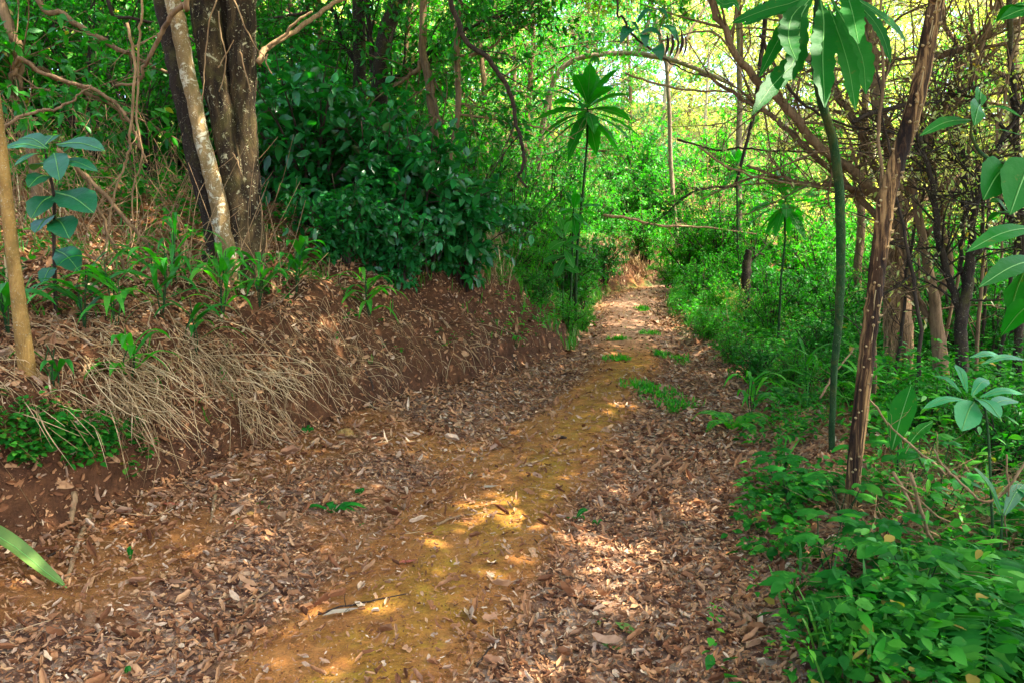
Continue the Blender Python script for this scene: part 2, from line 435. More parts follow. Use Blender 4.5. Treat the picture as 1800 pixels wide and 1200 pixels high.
ground = gb.build('ground', ground_mat()); ground['kind'] = 'structure'
def moss_mask(x, y):
    u = upath(x, y) + .10 * fbm(x * 1.1, y * 1.1, 2, 44)
    return .80 * np.exp(-(u / .36) ** 2) * (1 - .6 * sst(y, 8, 11)) 
def litter_mask(x, y):
    u = upath(x, y); dl = np.maximum(0, -u - eL(y)); dr = np.maximum(0, u - eR(y))
    m = .90 - .74 * np.exp(-((u + .06 + .12 * fbm(x * 1.7, y * 1.7, 3, 91)) / .40) ** 4)
    bare = sst(fbm(x * .9 + 3, y * .9, 3, 77) + .25 * sst(-u, 1.0, 2.0), -.12, .25) * (u < 0)
    m = m * (1 - .58 * bare * sst(-u, .1, .5))
    face = sst(dl, .0, .15) * (1 - sst(dl, .4, .75))
    m = m * (1 - .35 * face)
    m = m * (1 - .75 * sst(dr, .1, 1.2)) * (1 - .5 * sst(dl, .9, 2.5))
    return m
def addattr(o, name, vals):
    a = o.data.attributes.new(name, 'FLOAT', 'POINT'); a.data.foreach_set('value', np.asarray(vals, np.float32).ravel())
addattr(ground, 'moss', moss_mask(X, Y))
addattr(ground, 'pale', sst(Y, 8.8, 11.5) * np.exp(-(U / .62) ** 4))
addattr(ground, 'litter', litter_mask(X, Y))
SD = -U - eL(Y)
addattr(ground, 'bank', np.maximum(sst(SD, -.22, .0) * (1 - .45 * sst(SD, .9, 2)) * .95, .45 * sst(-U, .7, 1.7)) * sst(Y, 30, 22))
addattr(ground, 'green', (1 - .75 * sst(SD, -.2, .2) * (1 - sst(SD, .9, 1.6)) * sst(Y, 17, 20)) * np.clip(sst(DR, .2, 1.0) + sst(DL, 1.5, 4) * .8 + .9 * sst(Y, 8.5, 12) * sst(np.abs(U), .35, .8), 0, 1) * .9)

# ------------------------------------------------------------------ fallen leaves: thousands, one mass
def terr_normal(x, y, e=.03):
    hx = (H(x + e, y) - H(x - e, y)) / (2 * e); hy = (H(x, y + e) - H(x, y - e)) / (2 * e)
    return nrm(np.stack([-hx, -hy, np.ones_like(hx)], 1))

lb = MB()
def scatter_litter(n, y0, y1, x0, x1, l0, l1, tmp, rough_n=.33, lift=.006, prob=None):
    y = rng.uniform(y0, y1, n); x = xc(y) + rng.uniform(x0, x1, n)
    keep = rng.random(n) < (prob or litter_mask)(x, y)
    x = x[keep]; y = y[keep]; k = len(x)
    nn = nrm(terr_normal(x, y) + rng.normal(size=(k, 3)) * rough_n * np.array([1, 1, .3]))
    a = rng.uniform(0, 2 * np.pi, k); D = np.stack([np.cos(a), np.sin(a), np.zeros(k)], 1)
    D = nrm(D - nn * (D * nn).sum(1, keepdims=True))
    L = .84 * rng.uniform(l0, l1, k) * np.exp(rng.normal(0, .28, k)); Wd = L * rng.uniform(.24, .62, k)
    P = np.stack([x, y, H(x, y) + lift + rng.uniform(0, .018, k)], 1) - D * (L * .5)[:, None]
    leaves(lb, P, D, nn, L, Wd, tmp, droop=rng.normal(0, .32, k))
scatter_litter(22000, 1.9, 5.0, -3.4, 2.6, .020, .042, T_CRISP)
scatter_litter(14000, 1.9, 5.0, -3.4, 2.6, .02, .05, T_CURL)
scatter_litter(9000, 1.9, 5.0, -3.4, 2.6, .02, .05, T_TORN)
scatter_litter(28000, 1.9, 5.0, -3.4, 2.6, .010, .024, T_CRISP)
scatter_litter(6500, 2.6, 5.6, -3.0, -1.5, .02, .055, T_CURL, prob=lambda x, y: np.full(len(x), .6))
scatter_litter(2200, 1.9, 6.0, -3.4, 2.6, .055, .085, T_CURL)
scatter_litter(32000, 5.0, 9.0, -3.4, 2.6, .03, .065, T_CRISP)
scatter_litter(16000, 9.0, 20.0, -1.6, 1.5, .05, .09, T_LEAF)
scatter_litter(12000, 3.0, 9.0, -6.0, -2.0, .03, .075, T_CRISP, prob=lambda x, y: np.full(len(x), .8))
scatter_litter(26000, 3.0, 10.0, -5.0, -.8, .015, .045, T_CRISP, prob=lambda x, y: (.9 * sst(-upath(x, y) - eL(y), .1, .5)))
scatter_litter(16000, 3.0, 10.0, -5.0, -.8, .008, .02, T_TINY, lift=.003, prob=lambda x, y: sst(-upath(x, y) - eL(y), -.1, .1))
scatter_litter(40000, 1.9, 6.5, -3.2, 1.8, .006, .017, T_TINY, lift=.002, prob=lambda x, y: .75 + .25 * litter_mask(x, y))
lit = lb.build('leaf_litter', M['litter'], smooth=False)
tag(lit, 'brown dead leaves carpeting the dirt track and its bank', 'leaf litter', kind='stuff')
pass
cb = MB()                                                            # crumbs of soil and grit on the trodden strip
n = 16000; y = 1.9 + 8 * rng.random(n) ** 1.5; x = xc(y) + rng.normal(-.25, .65, n); L = .003 + .011 * rng.random(n) ** 3
a = rng.uniform(0, 6.28, n)
leaves(cb, np.stack([x, y, H(x, y) + L * .15], 1), np.stack([np.cos(a), np.sin(a), 0 * a], 1), np.array([0, 0, 1]) + rng.normal(0, .3, (n, 3)), L, L * rng.uniform(.5, 1, n), T_CLOD)
tag(cb.build('soil_crumbs', M['clod'], smooth=False), 'crumbs of red soil and grit scattered over the trodden track', 'soil crumbs', kind='stuff')
# a few large fallen leaves that catch the eye, each its own thing
for (px, py, ang, L, mat, lab) in [
    (860, 860, 10, .11, 'pale', 'pale curled leaf lying on the upper edge of the yellow moss'),
    (600, 1083, 20, .14, 'pale', 'long pale dead leaf lying on orange soil left of the moss'),
    (717, 993, 15, .09, 'red', 'narrow pinkish red leaf lying at the left edge of the moss'),
    (1075, 1145, -30, .10, 'green', 'fallen dark green leaf among brown leaves on the right wheel track'),
    (1100, 1112, -60, .13, 'green', 'bent yellow green leaf fallen on the right wheel track'),
    (860, 1017, -70, .09, 'pale', 'grey oval leaf lying alone on the middle of the moss'),
    (300, 892, -20, .13, 'red', 'reddish brown leaf lying on bare soil below the bank'),
    (1045, 1068, 5, .15, 'brown', 'rolled grey brown leaf below the sunny patch on the right')]:
    g = G(px, py); fb = MB(); a = R(ang)
    d = np.array([math.cos(a), math.sin(a), 0]); nn = terr_normal(np.array([g[0]]), np.array([g[1]]))[0]
    s = np.array([-d[1], d[0], 0])
    pts = [g + d * (t - .5) * L + s * .01 * math.sin(t * 4) + nn * (.012 + .03 * (t - .5) ** 2 * (2 if t > .5 else .5)) for t in (0, .33, .66, 1)]
    mm = {'pale': ((.40, .30, .19), (.5, .4, .27)), 'red': ((.35, .08, .045), (.4, .12, .06)), 'green': ((.07, .15, .02), (.12, .2, .03)), 'brown': ((.2, .12, .08), (.26, .17, .12))}[mat]
    if 'fall_' + mat not in M: M['fall_' + mat] = leafmat('fallen_leaf_' + mat, list(mm), .6, .15, tcol=(1, .8, .5), tgain=1)
    blade(fb, pts, L * .36, nn, fold=.35, edge=.06, prof=([0, .1, .35, .7, 1], [.05, .3, .95, .8, .03]))
    tag(fb.build('fallen_leaf', M['fall_' + mat], origin=g), lab, 'leaf', 'single fallen leaves on the track')
def PW(pts, Y, dz=0.0):
    """photo points -> world points; Y a distance or a pair (first, last)"""
    n = len(pts)
    ys = np.linspace(Y[0], Y[1], n) if isinstance(Y, tuple) else np.full(n, Y)
    return [W(p[0], p[1], y) for p, y in zip(pts, ys)]
def rpx(w, Y): return w * .5 * Y / FPX

SHADE_CROWNS = []          # (thing, crown centre, spread) unseen crowns added to these trees to shade the path

# ---- multi-stemmed tree
b0 = G(432, 482); Yt = b0[1]
t = thing('multi_stemmed_tree', b0, 'large multi-stemmed tree with lichen-mottled bark on the left bank', 'tree')
def stem(name, pts, w, dY, mat, lump=.22, sides=16, extra=None, wob=.02, seed=0):
    mb = MB()
    P = [np.array(p) for p in PW(pts, Yt + dY)]
    P[0] = P[0] + np.array([0, 0, -.12])
    if extra is not None: P.append(P[-1] + np.array(extra))
    tube(mb, P, [rpx(q, Yt) for q in w], sides, per=10, lump=lump, wob=wob, seed=seed)
    return mb.build(name, M[mat], t, b0)
stem('stem', [(396, 474), (374, 385), (348, 285), (318, 150), (290, 20), (265, -100)], [50, 38, 34, 34, 32, 30], .16, 'darkbark', extra=(-.9, .4, 2.2), seed=1)
stem('stem', [(410, 480), (383, 350), (354, 240), (326, 110), (306, 0), (286, -110)], [32, 27, 25, 24, 24, 22], -.16, 'lichen', .30, 12, extra=(-.5, -.2, 2.0), seed=2)
stem('stem', [(428, 482), (416, 355), (398, 240), (377, 130), (357, 0), (340, -110)], [56, 46, 44, 46, 48, 48], -.02, 'bark', .30, 18, extra=(-.3, .1, 2.4), seed=3)
stem('stem', [(440, 484), (434, 340), (429, 210), (428, 80), (426, -20), (422, -130)], [52, 48, 46, 46, 48, 48], .04, 'bark', .38, 20, extra=(.3, .2, 2.6), seed=4)
stem('stem', [(430, 478), (412, 300), (402, 180), (398, 80), (392, 0), (385, -90)], [40, 36, 38, 38, 38, 36], .14, 'darkbark', .3, 14, extra=(.2, .5, 2), seed=6)
mb = MB()
for k, (px, w, s) in enumerate([(384, 30, -50), (408, 34, -10), (432, 36, 14), (444, 30, 20)]):      # root flare
    a = W(px, 430, Yt - .05); c = W(px + s * .5, 470, Yt - .10); c[2] = H(c[0], c[1]) + .03
    e = c + np.array([s * .0022, -.05, -.16])
    tube(mb, [a, (a + c) / 2 + np.array([0, -.03, 0]), c, e], [rpx(w * .55, Yt), rpx(w * .9, Yt), rpx(w * 1.15, Yt), .02], 10, per=6, lump=.2, seed=k)
mb.build('root_flare', M['bark'], t, b0)
mb = MB()
for k, pts in enumerate([[(382, 0), (368, 40), (362, 90), (358, 150), (355, 178)], [(384, 20), (388, 60), (397, 100), (393, 140), (385, 162)],
                         [(412, 0), (430, 45), (448, 80), (470, 105)], [(422, 90), (432, 130), (441, 162)], [(408, 268), (418, 285), (425, 308)],
                         [(470, 95), (468, 112), (478, 130)], [(384, 120), (395, 100), (412, 70)]]):
    mb = MB(); tube(mb, PW(pts, Yt - .28), [.006, .004], 5, seed=k, wob=.01)
    mb.build('aerial_root', M['twig'], t, b0)
mb = MB()
tube(mb, PW([(455, 110), (470, 84), (510, 60), (560, 25), (602, 0), (680, -40), (800, -90)], (Yt, Yt + .8)), [.026, .02, .016, .012], 7, wob=.03, seed=3)
tube(mb, PW([(470, 84), (495, 66), (520, 40), (548, 22)], Yt), [.016, .008], 5, wob=.02, seed=5)
mb.build('side_branch', M['twig'], t, b0)
SHADE_CROWNS.append((t, (.9, 6.8), 4.0, b0))

# ---- pale yellow sapling trunk at the left edge
p0 = G(50, 655); Ys = p0[1]
t = thing('smooth_trunked_sapling', p0, 'slim yellow-brown smooth trunk rising from the leafy bank at the far left', 'young tree')
mb = MB(); P = PW([(50, 660), (34, 540), (18, 410), (4, 280), (-14, 130), (-30, -60)], Ys); P[0][2] -= .1
P.append(P[-1] + np.array([-.2, .1, 1.4])); P.append(P[-1] + np.array([.1, .2, 1.4]))
tube(mb, P, [rpx(31, Ys), rpx(22, Ys), rpx(20, Ys), rpx(18, Ys), rpx(17, Ys), .02], 12, per=9, lump=.07, seed=8)
for k in range(26):
    f = rng.uniform(.02, .55); i = f * (len(P) - 3); a = P[int(i)] * (1 - i % 1) + P[int(i) + 1] * (i % 1)
    dd = np.array([rng.uniform(-1, 1), -1, 0]); dd /= np.linalg.norm(dd)
    tube(mb, [a + dd * rpx(10, Ys) + np.array([-.012, 0, 0]), a + dd * rpx(13.5, Ys), a + dd * rpx(10, Ys) + np.array([.012, 0, .004])], [.003, .004, .003], 4, per=2)
mb.build('trunk', M['tan'], t, p0)
SHADE_CROWNS.append((t, (.2, 2.0), 3.0, p0))

# ---- thorny trunk
p0 = G(1492, 905); Yk = p0[1]
t = thing('thorny_trunk_tree', p0, 'dark leaning trunk studded with pale thorn bosses right of the track', 'tree')
mb = MB(); P = PW([(1490, 912), (1497, 860), (1510, 740), (1524, 620), (1537, 520), (1548, 430), (1560, 345), (1582, 270), (1606, 190), (1628, 90), (1644, 10), (1662, -70)], Yk)
P[0][2] -= .1; P.append(P[-1] + np.array([.3, .2, 1.2])); P.append(P[-1] + np.array([.1, .2, 1.2]))
wk = [24, 25, 26, 27, 28, 29, 31, 30, 28, 27, 26, 25, 20, 14]
C = tube(mb, P, [rpx(q, Yk) for q in wk], 16, per=8, lump=.13, wob=.008, seed=9)
Tn = nrm(np.gradient(C, axis=0))
for k in range(100):
    i = int(rng.uniform(2, len(C) * .84)); a = rng.uniform(-2.6, -.5) if k % 3 else rng.uniform(-3.14, 3.14)
    dd = np.array([math.cos(a), math.sin(a), 0]); r = rpx(np.interp(i, np.linspace(0, len(C), len(wk)), wk), Yk)
    q = C[i] + Tn[i] * rng.uniform(-.02, .02) + dd * r * .8
    tube(mb, [q - dd * .006, q + dd * r * .28, q + dd * r * .5 + np.array([0, 0, .006])], [rng.uniform(.006, .0105), rng.uniform(.004, .007), .001], 6, 1, per=2)
    if k % 4 == 0:
        j = min(len(C) - 1, i + 4); tube(mb, [q, C[j] + dd * r * .97], [.004, .0025], 4, 1, per=3, wob=.004, seed=k)
mb.build('trunk', [M['thorn'], M['boss']], t, p0)
SHADE_CROWNS.append((t, (3.4, 3.6), 3.2, p0)); CLEAR = [p0[:2].copy()]

# ---- tall rosette plants -------------------------------------------------------------
def rosette_plant(base, hub, n, Ll, Lw, label, lean=0.0, stem_w=.022, mat='rosette', stem='green_stem', via=None, lo=-45, hi=80, seed=0, name='rosette_tree'):
    r = np.random.default_rng(seed)
    t = thing(name, base, label, 'rosette tree')
    mb = MB(); mid = via if via is not None else [(base + hub) / 2 + np.array([lean, 0, 0])]
    pts = [base + np.array([0, 0, -.08])] + list(mid) + [hub + np.array([0, 0, -.1]), hub + np.array([0, 0, .06])]
    tube(mb, pts, [stem_w * 1.3, stem_w, stem_w * .85, stem_w * .8, stem_w * .4], 8, per=7, wob=.012, seed=seed)
    mb.build('stem', M[stem], t, base)
    mb = MB()
    for k in range(n):
        f = k / (n - 1); az = k * 2.39996 + r.uniform(-.25, .25); el = R(hi + (lo - hi) * f ** .8 + r.uniform(-8, 8))
        L = Ll * (.62 + .38 * math.sin(math.pi * (.18 + .72 * f))) * r.uniform(.85, 1.1)
        d = np.array([math.cos(az) * math.cos(el), math.sin(az) * math.cos(el), math.sin(el)])
        o = hub + np.array([0, 0, .05 - .28 * Ll * f])
        sag = L * (.10 + .22 * math.cos(el))
        pts = [o + d * L * s - np.array([0, 0, sag * s ** 2.2]) for s in (0, .2, .4, .6, .8, 1)]
        side = np.array([-math.sin(az), math.cos(az), 0]); up = np.cross(side, d) * -1
        up = np.cross(d, side)
        blade(mb, pts, Lw * r.uniform(.85, 1.1), up + np.array([0, 0, .01]) + side * r.uniform(-.3, .3), 0, 1, edge=.08, fold=.16, per=5, seed=k,
              prof=([0, .1, .3, .55, .8, 1], [.10, .22, .62, 1, .72, .02]))
    mb.build('crown', [M[mat], M['rib']], t, base)
    return t
hb = W(1033, 186, 11.5); bs = GX(1012, 11.5); bs[2] = max(bs[2], W(1012, 520, 11.5)[2]); bs = on_ground(bs[0], bs[1])
rosette_plant(bs, hb, 36, .80, .20, 'slender rosette tree with radiating drooping leaves standing beside the track bend', via=[W(1014, 450, 11.5), W(1022, 360, 11.5), W(1031, 265, 11.5)], seed=3, stem_w=.019)
hb = W(1008, 372, 11.0); bs = on_ground(W(1003, 480, 11.0)[0], 11.0)
rosette_plant(bs, hb, 16, .42, .12, 'short rosette plant below the slender rosette tree', seed=5, stem_w=.016)
hb = W(1381, 352, 8.8); bs = on_ground(W(1368, 600, 8.8)[0], 8.8)
rosette_plant(bs, hb, 26, .50, .12, 'thin-stemmed rosette plant among bright undergrowth right of the track', via=[W(1373, 500, 8.8), W(1379, 430, 8.8)], seed=8, stem_w=.013)
hb = W(1296, 292, 15.0); bs = on_ground(W(1300, 470, 15.0)[0], 15.0)
rosette_plant(bs, hb, 16, .5, .14, 'small distant rosette plant in the sunny gap', seed=12, stem_w=.02)

# ---- big rosette plant whose leaves hang in at the top right
p0 = G(1462, 795); Yr = p0[1]
CLEAR.append(p0[:2].copy())
t = thing('tall_rosette_plant', p0, 'tall green-stemmed plant with long hanging scalloped leaves at top right', 'plant')
mb = MB(); P = PW([(1462, 800), (1464, 700), (1468, 630), (1476, 540), (1478, 430), (1474, 320), (1463, 240), (1444, 180), (1433, 110), (1434, 50), (1441, -40)], (Yr, Yr - .5)); P[0][2] -= .08
tube(mb, P, [rpx(q, Yr) for q in (11, 11, 12, 14, 15, 15, 14, 13, 12, 11, 9)], 10, per=7, lump=.1, wob=.006, seed=4)
mb.build('stem', M['green_stem'], t, p0)
mb = MB(); Yl = Yr - .55
LV = [([(1440, -40), (1405, 0), (1345, 18), (1284, 42)], 30, .1), ([(1440, -30), (1400, 12), (1350, 25), (1303, 45)], 24, .3),
      ([(1438, -20), (1408, 18), (1374, 60), (1334, 136)], 34, -.25), ([(1420, 0), (1392, 30), (1386, 70), (1400, 108)], 40, -.5),
      ([(1425, 0), (1408, 30), (1398, 105), (1358, 150), (1322, 203)], 40, -.6), ([(1442, 0), (1448, 40), (1446, 100), (1450, 190)], 46, -.7),
      ([(1455, 10), (1474, 60), (1492, 120), (1504, 196)], 34, -.6), ([(1462, 0), (1490, 50), (1515, 100), (1522, 166)], 44, -.5),
      ([(1480, -40), (1492, 0), (1500, 30), (1509, 78)], 40, -.7), ([(1470, -20), (1520, 20), (1550, 60), (1566, 112)], 22, -.1),
      ([(1470, -20), (1530, 15), (1570, 45), (1594, 75)], 20, .2), ([(1450, -60), (1500, -70), (1570, -50), (1600, -10)], 40, .3),
      ([(1430, -60), (1380, -80), (1310, -60), (1270, -10)], 44, .2), ([(1450, 60), (1456, 100), (1449, 150), (1440, 182)], 24, .4),
      ([(1300, 20), (1290, 5), (1270, 8), (1252, -12)], 20, .0)]
for k, (pts, w, dy) in enumerate(LV):
    Q = [W(p[0], p[1], Yl + dy * f) for p, f in zip(pts, np.linspace(0, 1, len(pts)))]
    blade(mb, Q, w * Yl / FPX * .86, (rng.uniform(-.45, .45), -1, .35), 0, 1, edge=.13, fold=.16, per=9, seed=k,
          prof=([0, .1, .3, .6, .85, 1], [.1, .2, .75, 1, .7, .05]))
mb.build('leaves', [M['big'], M['rib']], t, p0)

# ---- scrub tree fanning out behind the thorny trunk
p0 = G(1578, 690); p0 = on_ground(W(1580, 640, 7.2)[0], 7.2); Yb = 7.2
def twigs(mb, C, n, L, r0, seed, up=.3, sub=3, spread=1.0):
    r = np.random.default_rng(seed); ends = []
    for k in range(n):
        i = int(r.uniform(.15, .98) * (len(C) - 1)); p = C[i]
        d = nrm(r.normal(size=3) * np.array([1, .7, .8]) * spread + np.array([0, 0, up]) + nrm(C[min(i + 1, len(C) - 1)] - C[max(0, i - 1)]) * .8)
        l = L * r.uniform(.5, 1.3); q = p + d * l
        mid = (p + q) / 2 + r.normal(size=3) * l * .09; q = q + np.array([0, 0, -.1 * l])
        c = tube(mb, [p, mid, q], [r0, r0 * .7, r0 * .25], 4, per=3)
        ends.append(c)
        for s in range(sub):
            j = int(r.uniform(.3, 1) * (len(c) - 1)); d2 = nrm(d + r.normal(size=3) * .8); l2 = l * r.uniform(.3, .6)
            c2 = tube(mb, [c[j], c[j] + d2 * l2 * .5 + r.normal(size=3) * .02, c[j] + d2 * l2], [r0 * .5, r0 * .15], 3, per=2)
            ends.append(c2)
    return ends
def twig_leaves(mb, ends, per, L, m=0, tmp=T_LEAF, seed=0, w=.45):
    r = np.random.default_rng(seed)
    P = []; D = []
    for c in ends:
        for k in range(per):
            i = int(r.uniform(.3, 1) * (len(c) - 1)); P.append(c[i]); D.append(nrm(c[-1] - c[0]) * .6 + r.normal(size=3) * .7)
    if not P: return
    P = np.array(P); n = len(P)
    Ls = L * r.uniform(.6, 1.2, n)
    leaves(mb, P, np.array(D), r.normal(size=(n, 3)) * .5 + np.array([0, -.2, 1]), Ls, Ls * w, tmp, m, droop=.2)
def limb_tree(name, label, base, trunk, tw, limbs, Y, mat, cat='tree', ntw=10, tl=.6, leafmat=None, leafn=2, leafL=.05, seed=0, group=None):
    t = thing(name, base, label, cat, group)
    mb = MB(); P = PW(trunk, Y) if not isinstance(trunk[0], np.ndarray) else [np.array(q) for q in trunk]
    P[0] = P[0] + np.array([0, 0, -.15])
    tube(mb, P, [rpx(q, Y) for q in tw], 12, per=8, lump=.28, wob=.02, seed=seed)
    mb.build('trunk', M[mat], t, base)
    mb = MB(); ends = []
    for k, (pts, w, dy) in enumerate(limbs):
        c = tube(mb, PW(pts, (Y, Y + dy)), [rpx(w, Y), rpx(w * .85, Y), rpx(w * .5, Y)], 8, per=7, wob=.05, lump=.12, seed=seed + k)
        ends += twigs(mb, c, ntw, tl, rpx(w * .28, Y), seed * 31 + k)
    mb.build('branches', M[mat], t, base)
    if leafmat:
        mb = MB(); twig_leaves(mb, ends, leafn, leafL, seed=seed)
        mb.build('foliage', M[leafmat], t, base)
    return t
t = limb_tree('scrub_tree', 'shaggy brown scrub tree with bare branches fanning out behind the thorny trunk', p0,
          [(1582, 650), (1578, 560), (1572, 470), (1570, 380), (1578, 320)], [50, 42, 40, 42, 30],
          [([(1568, 395), (1525, 325), (1445, 262), (1372, 182), (1302, 110), (1255, 15), (1225, -60)], 17, -.3),
           ([(1566, 410), (1500, 335), (1430, 270), (1365, 212), (1325, 185), (1230, 130)], 12, .8),
           ([(1562, 370), (1530, 270), (1490, 195), (1450, 140), (1395, 60), (1340, -20)], 14, .5),
           ([(1575, 350), (1560, 250), (1540, 150), (1530, 60), (1515, -40)], 24, .6),
           ([(1582, 390), (1605, 310), (1640, 240), (1690, 165), (1730, 70), (1765, -40)], 20, -.3),
           ([(1684, 170), (1730, 120), (1775, 140), (1830, 190)], 10, .2),
           ([(1690, 150), (1680, 90), (1655, 20), (1640, -40)], 9, .2),
           ([(1640, 100), (1700, 85), (1760, 50), (1830, 20)], 12, -.4),
           ([(1560, 350), (1480, 330), (1400, 320), (1310, 290)], 9, .3),
           ([(1580, 400), (1650, 330), (1720, 300), (1820, 290)], 12, .6)],
          Yb, 'shag', ntw=34, tl=.75, leafmat='yellow', leafn=2, leafL=.05, seed=21)
SHADE_CROWNS.append((t, (5.4, 7.8), 3.4, p0))
mb = MB(); r_ = np.random.default_rng(5)                         # loose strips of bark hanging from its trunk
for k in range(170):
    py = r_.uniform(320, 620); px = np.interp(py, [320, 380, 470, 560, 650], [1578, 1570, 1572, 1578, 1582]) + r_.uniform(-24, 24)
    q = W(px, py, Yb - .10 - .05 * r_.random()); l = r_.uniform(.08, .35)
    tube(mb, [q, q + np.array([r_.normal(0, .02), -.02, -l * .5]), q + np.array([r_.normal(0, .05), -.01 - .04 * r_.random(), -l])], [.004, .004, .0015], 4, per=2)
mb.build('hanging_bark', M['twig'], t, p0)
for k in range(12):                                              # thin upright stems in the thicket
    px = [1545, 1585, 1612, 1632, 1655, 1676, 1722, 1738, 1752, 1772, 1800, 1525][k]; Yq = 5.6 + (k * 37 % 11) * .28
    b_ = GX(px, Yq); lean = r_.uniform(-.5, .5); hh = r_.uniform(2.4, 3.8)
    tq = thing('bare_sapling', b_, 'thin bare upright stem in the thicket behind the thorny trunk', 'sapling', 'bare stems in the thicket')
    mb = MB(); c = tube(mb, [b_ - np.array([0, 0, .1]), b_ + np.array([lean * .2 + r_.normal(0, .05), 0, hh * .35]), b_ + np.array([lean * .6, r_.normal(0, .1), hh * .7]), b_ + np.array([lean, 0, hh])], [.016, .013, .010, .004], 6, per=7, wob=.05, lump=.15, seed=900 + k)
    twigs(mb, c, 16, .5, .0045, 950 + k, sub=3); mb.build('stem', M['dtwig' if k % 2 else 'shag'], tq, b_)

SH = [('forked_shrub', 'forked bare-stemmed shrub right of the shaggy scrub tree', (1660, 690), 6.6,
       [(1665, 720), (1650, 600), (1640, 520), (1618, 400), (1600, 300)], [30, 24, 18, 14, 9],
       [([(1640, 540), (1668, 470), (1650, 360), (1625, 250), (1615, 150)], 14, .2), ([(1650, 590), (1610, 520), (1590, 440), (1575, 330)], 13, .3), ([(1625, 420), (1680, 330), (1760, 230)], 8, 0)]),
      ('forked_shrub', 'second forked shrub with dark curved stems near the right edge', (1692, 700), 6.0,
       [(1692, 720), (1690, 640), (1688, 570), (1702, 500), (1706, 440)], [26, 22, 19, 17, 14],
       [([(1690, 570), (1672, 500), (1650, 420), (1640, 330), (1615, 240)], 15, .3), ([(1706, 450), (1740, 415), (1780, 395), (1850, 380)], 14, -.2),
        ([(1704, 470), (1712, 380), (1735, 300), (1790, 200), (1830, 120)], 12, .3), ([(1700, 520), (1690, 430), (1700, 330), (1690, 240)], 8, .4)]),
      ('thin_scrub_tree', 'thin dark pole-like scrub tree at the right edge behind the big vine leaves', (1790, 640), 6.4,
       [(1795, 690), (1792, 560), (1795, 400), (1788, 250), (1778, 120), (1770, -40)], [16, 14, 12, 11, 10, 8],
       [([(1792, 420), (1740, 330), (1690, 290), (1600, 250)], 8, .3), ([(1788, 260), (1720, 180), (1660, 160)], 7, .3)])]
for k, (nm, lab, bp, Yv, tr, tw, lm) in enumerate(SH):
    b = on_ground(W(bp[0], bp[1], Yv)[0], Yv)
    tt = limb_tree(nm, lab, b, [b] + PW(tr[1:], Yv), tw, lm, Yv, 'darkbark' if k else 'shag', 'shrub' if k < 2 else 'tree', ntw=32, tl=.6, leafmat='yellow', leafn=2, leafL=.05, seed=50 + k)
SHADE_CROWNS.append((tt, (6.6, 3.0), 3.4, b))

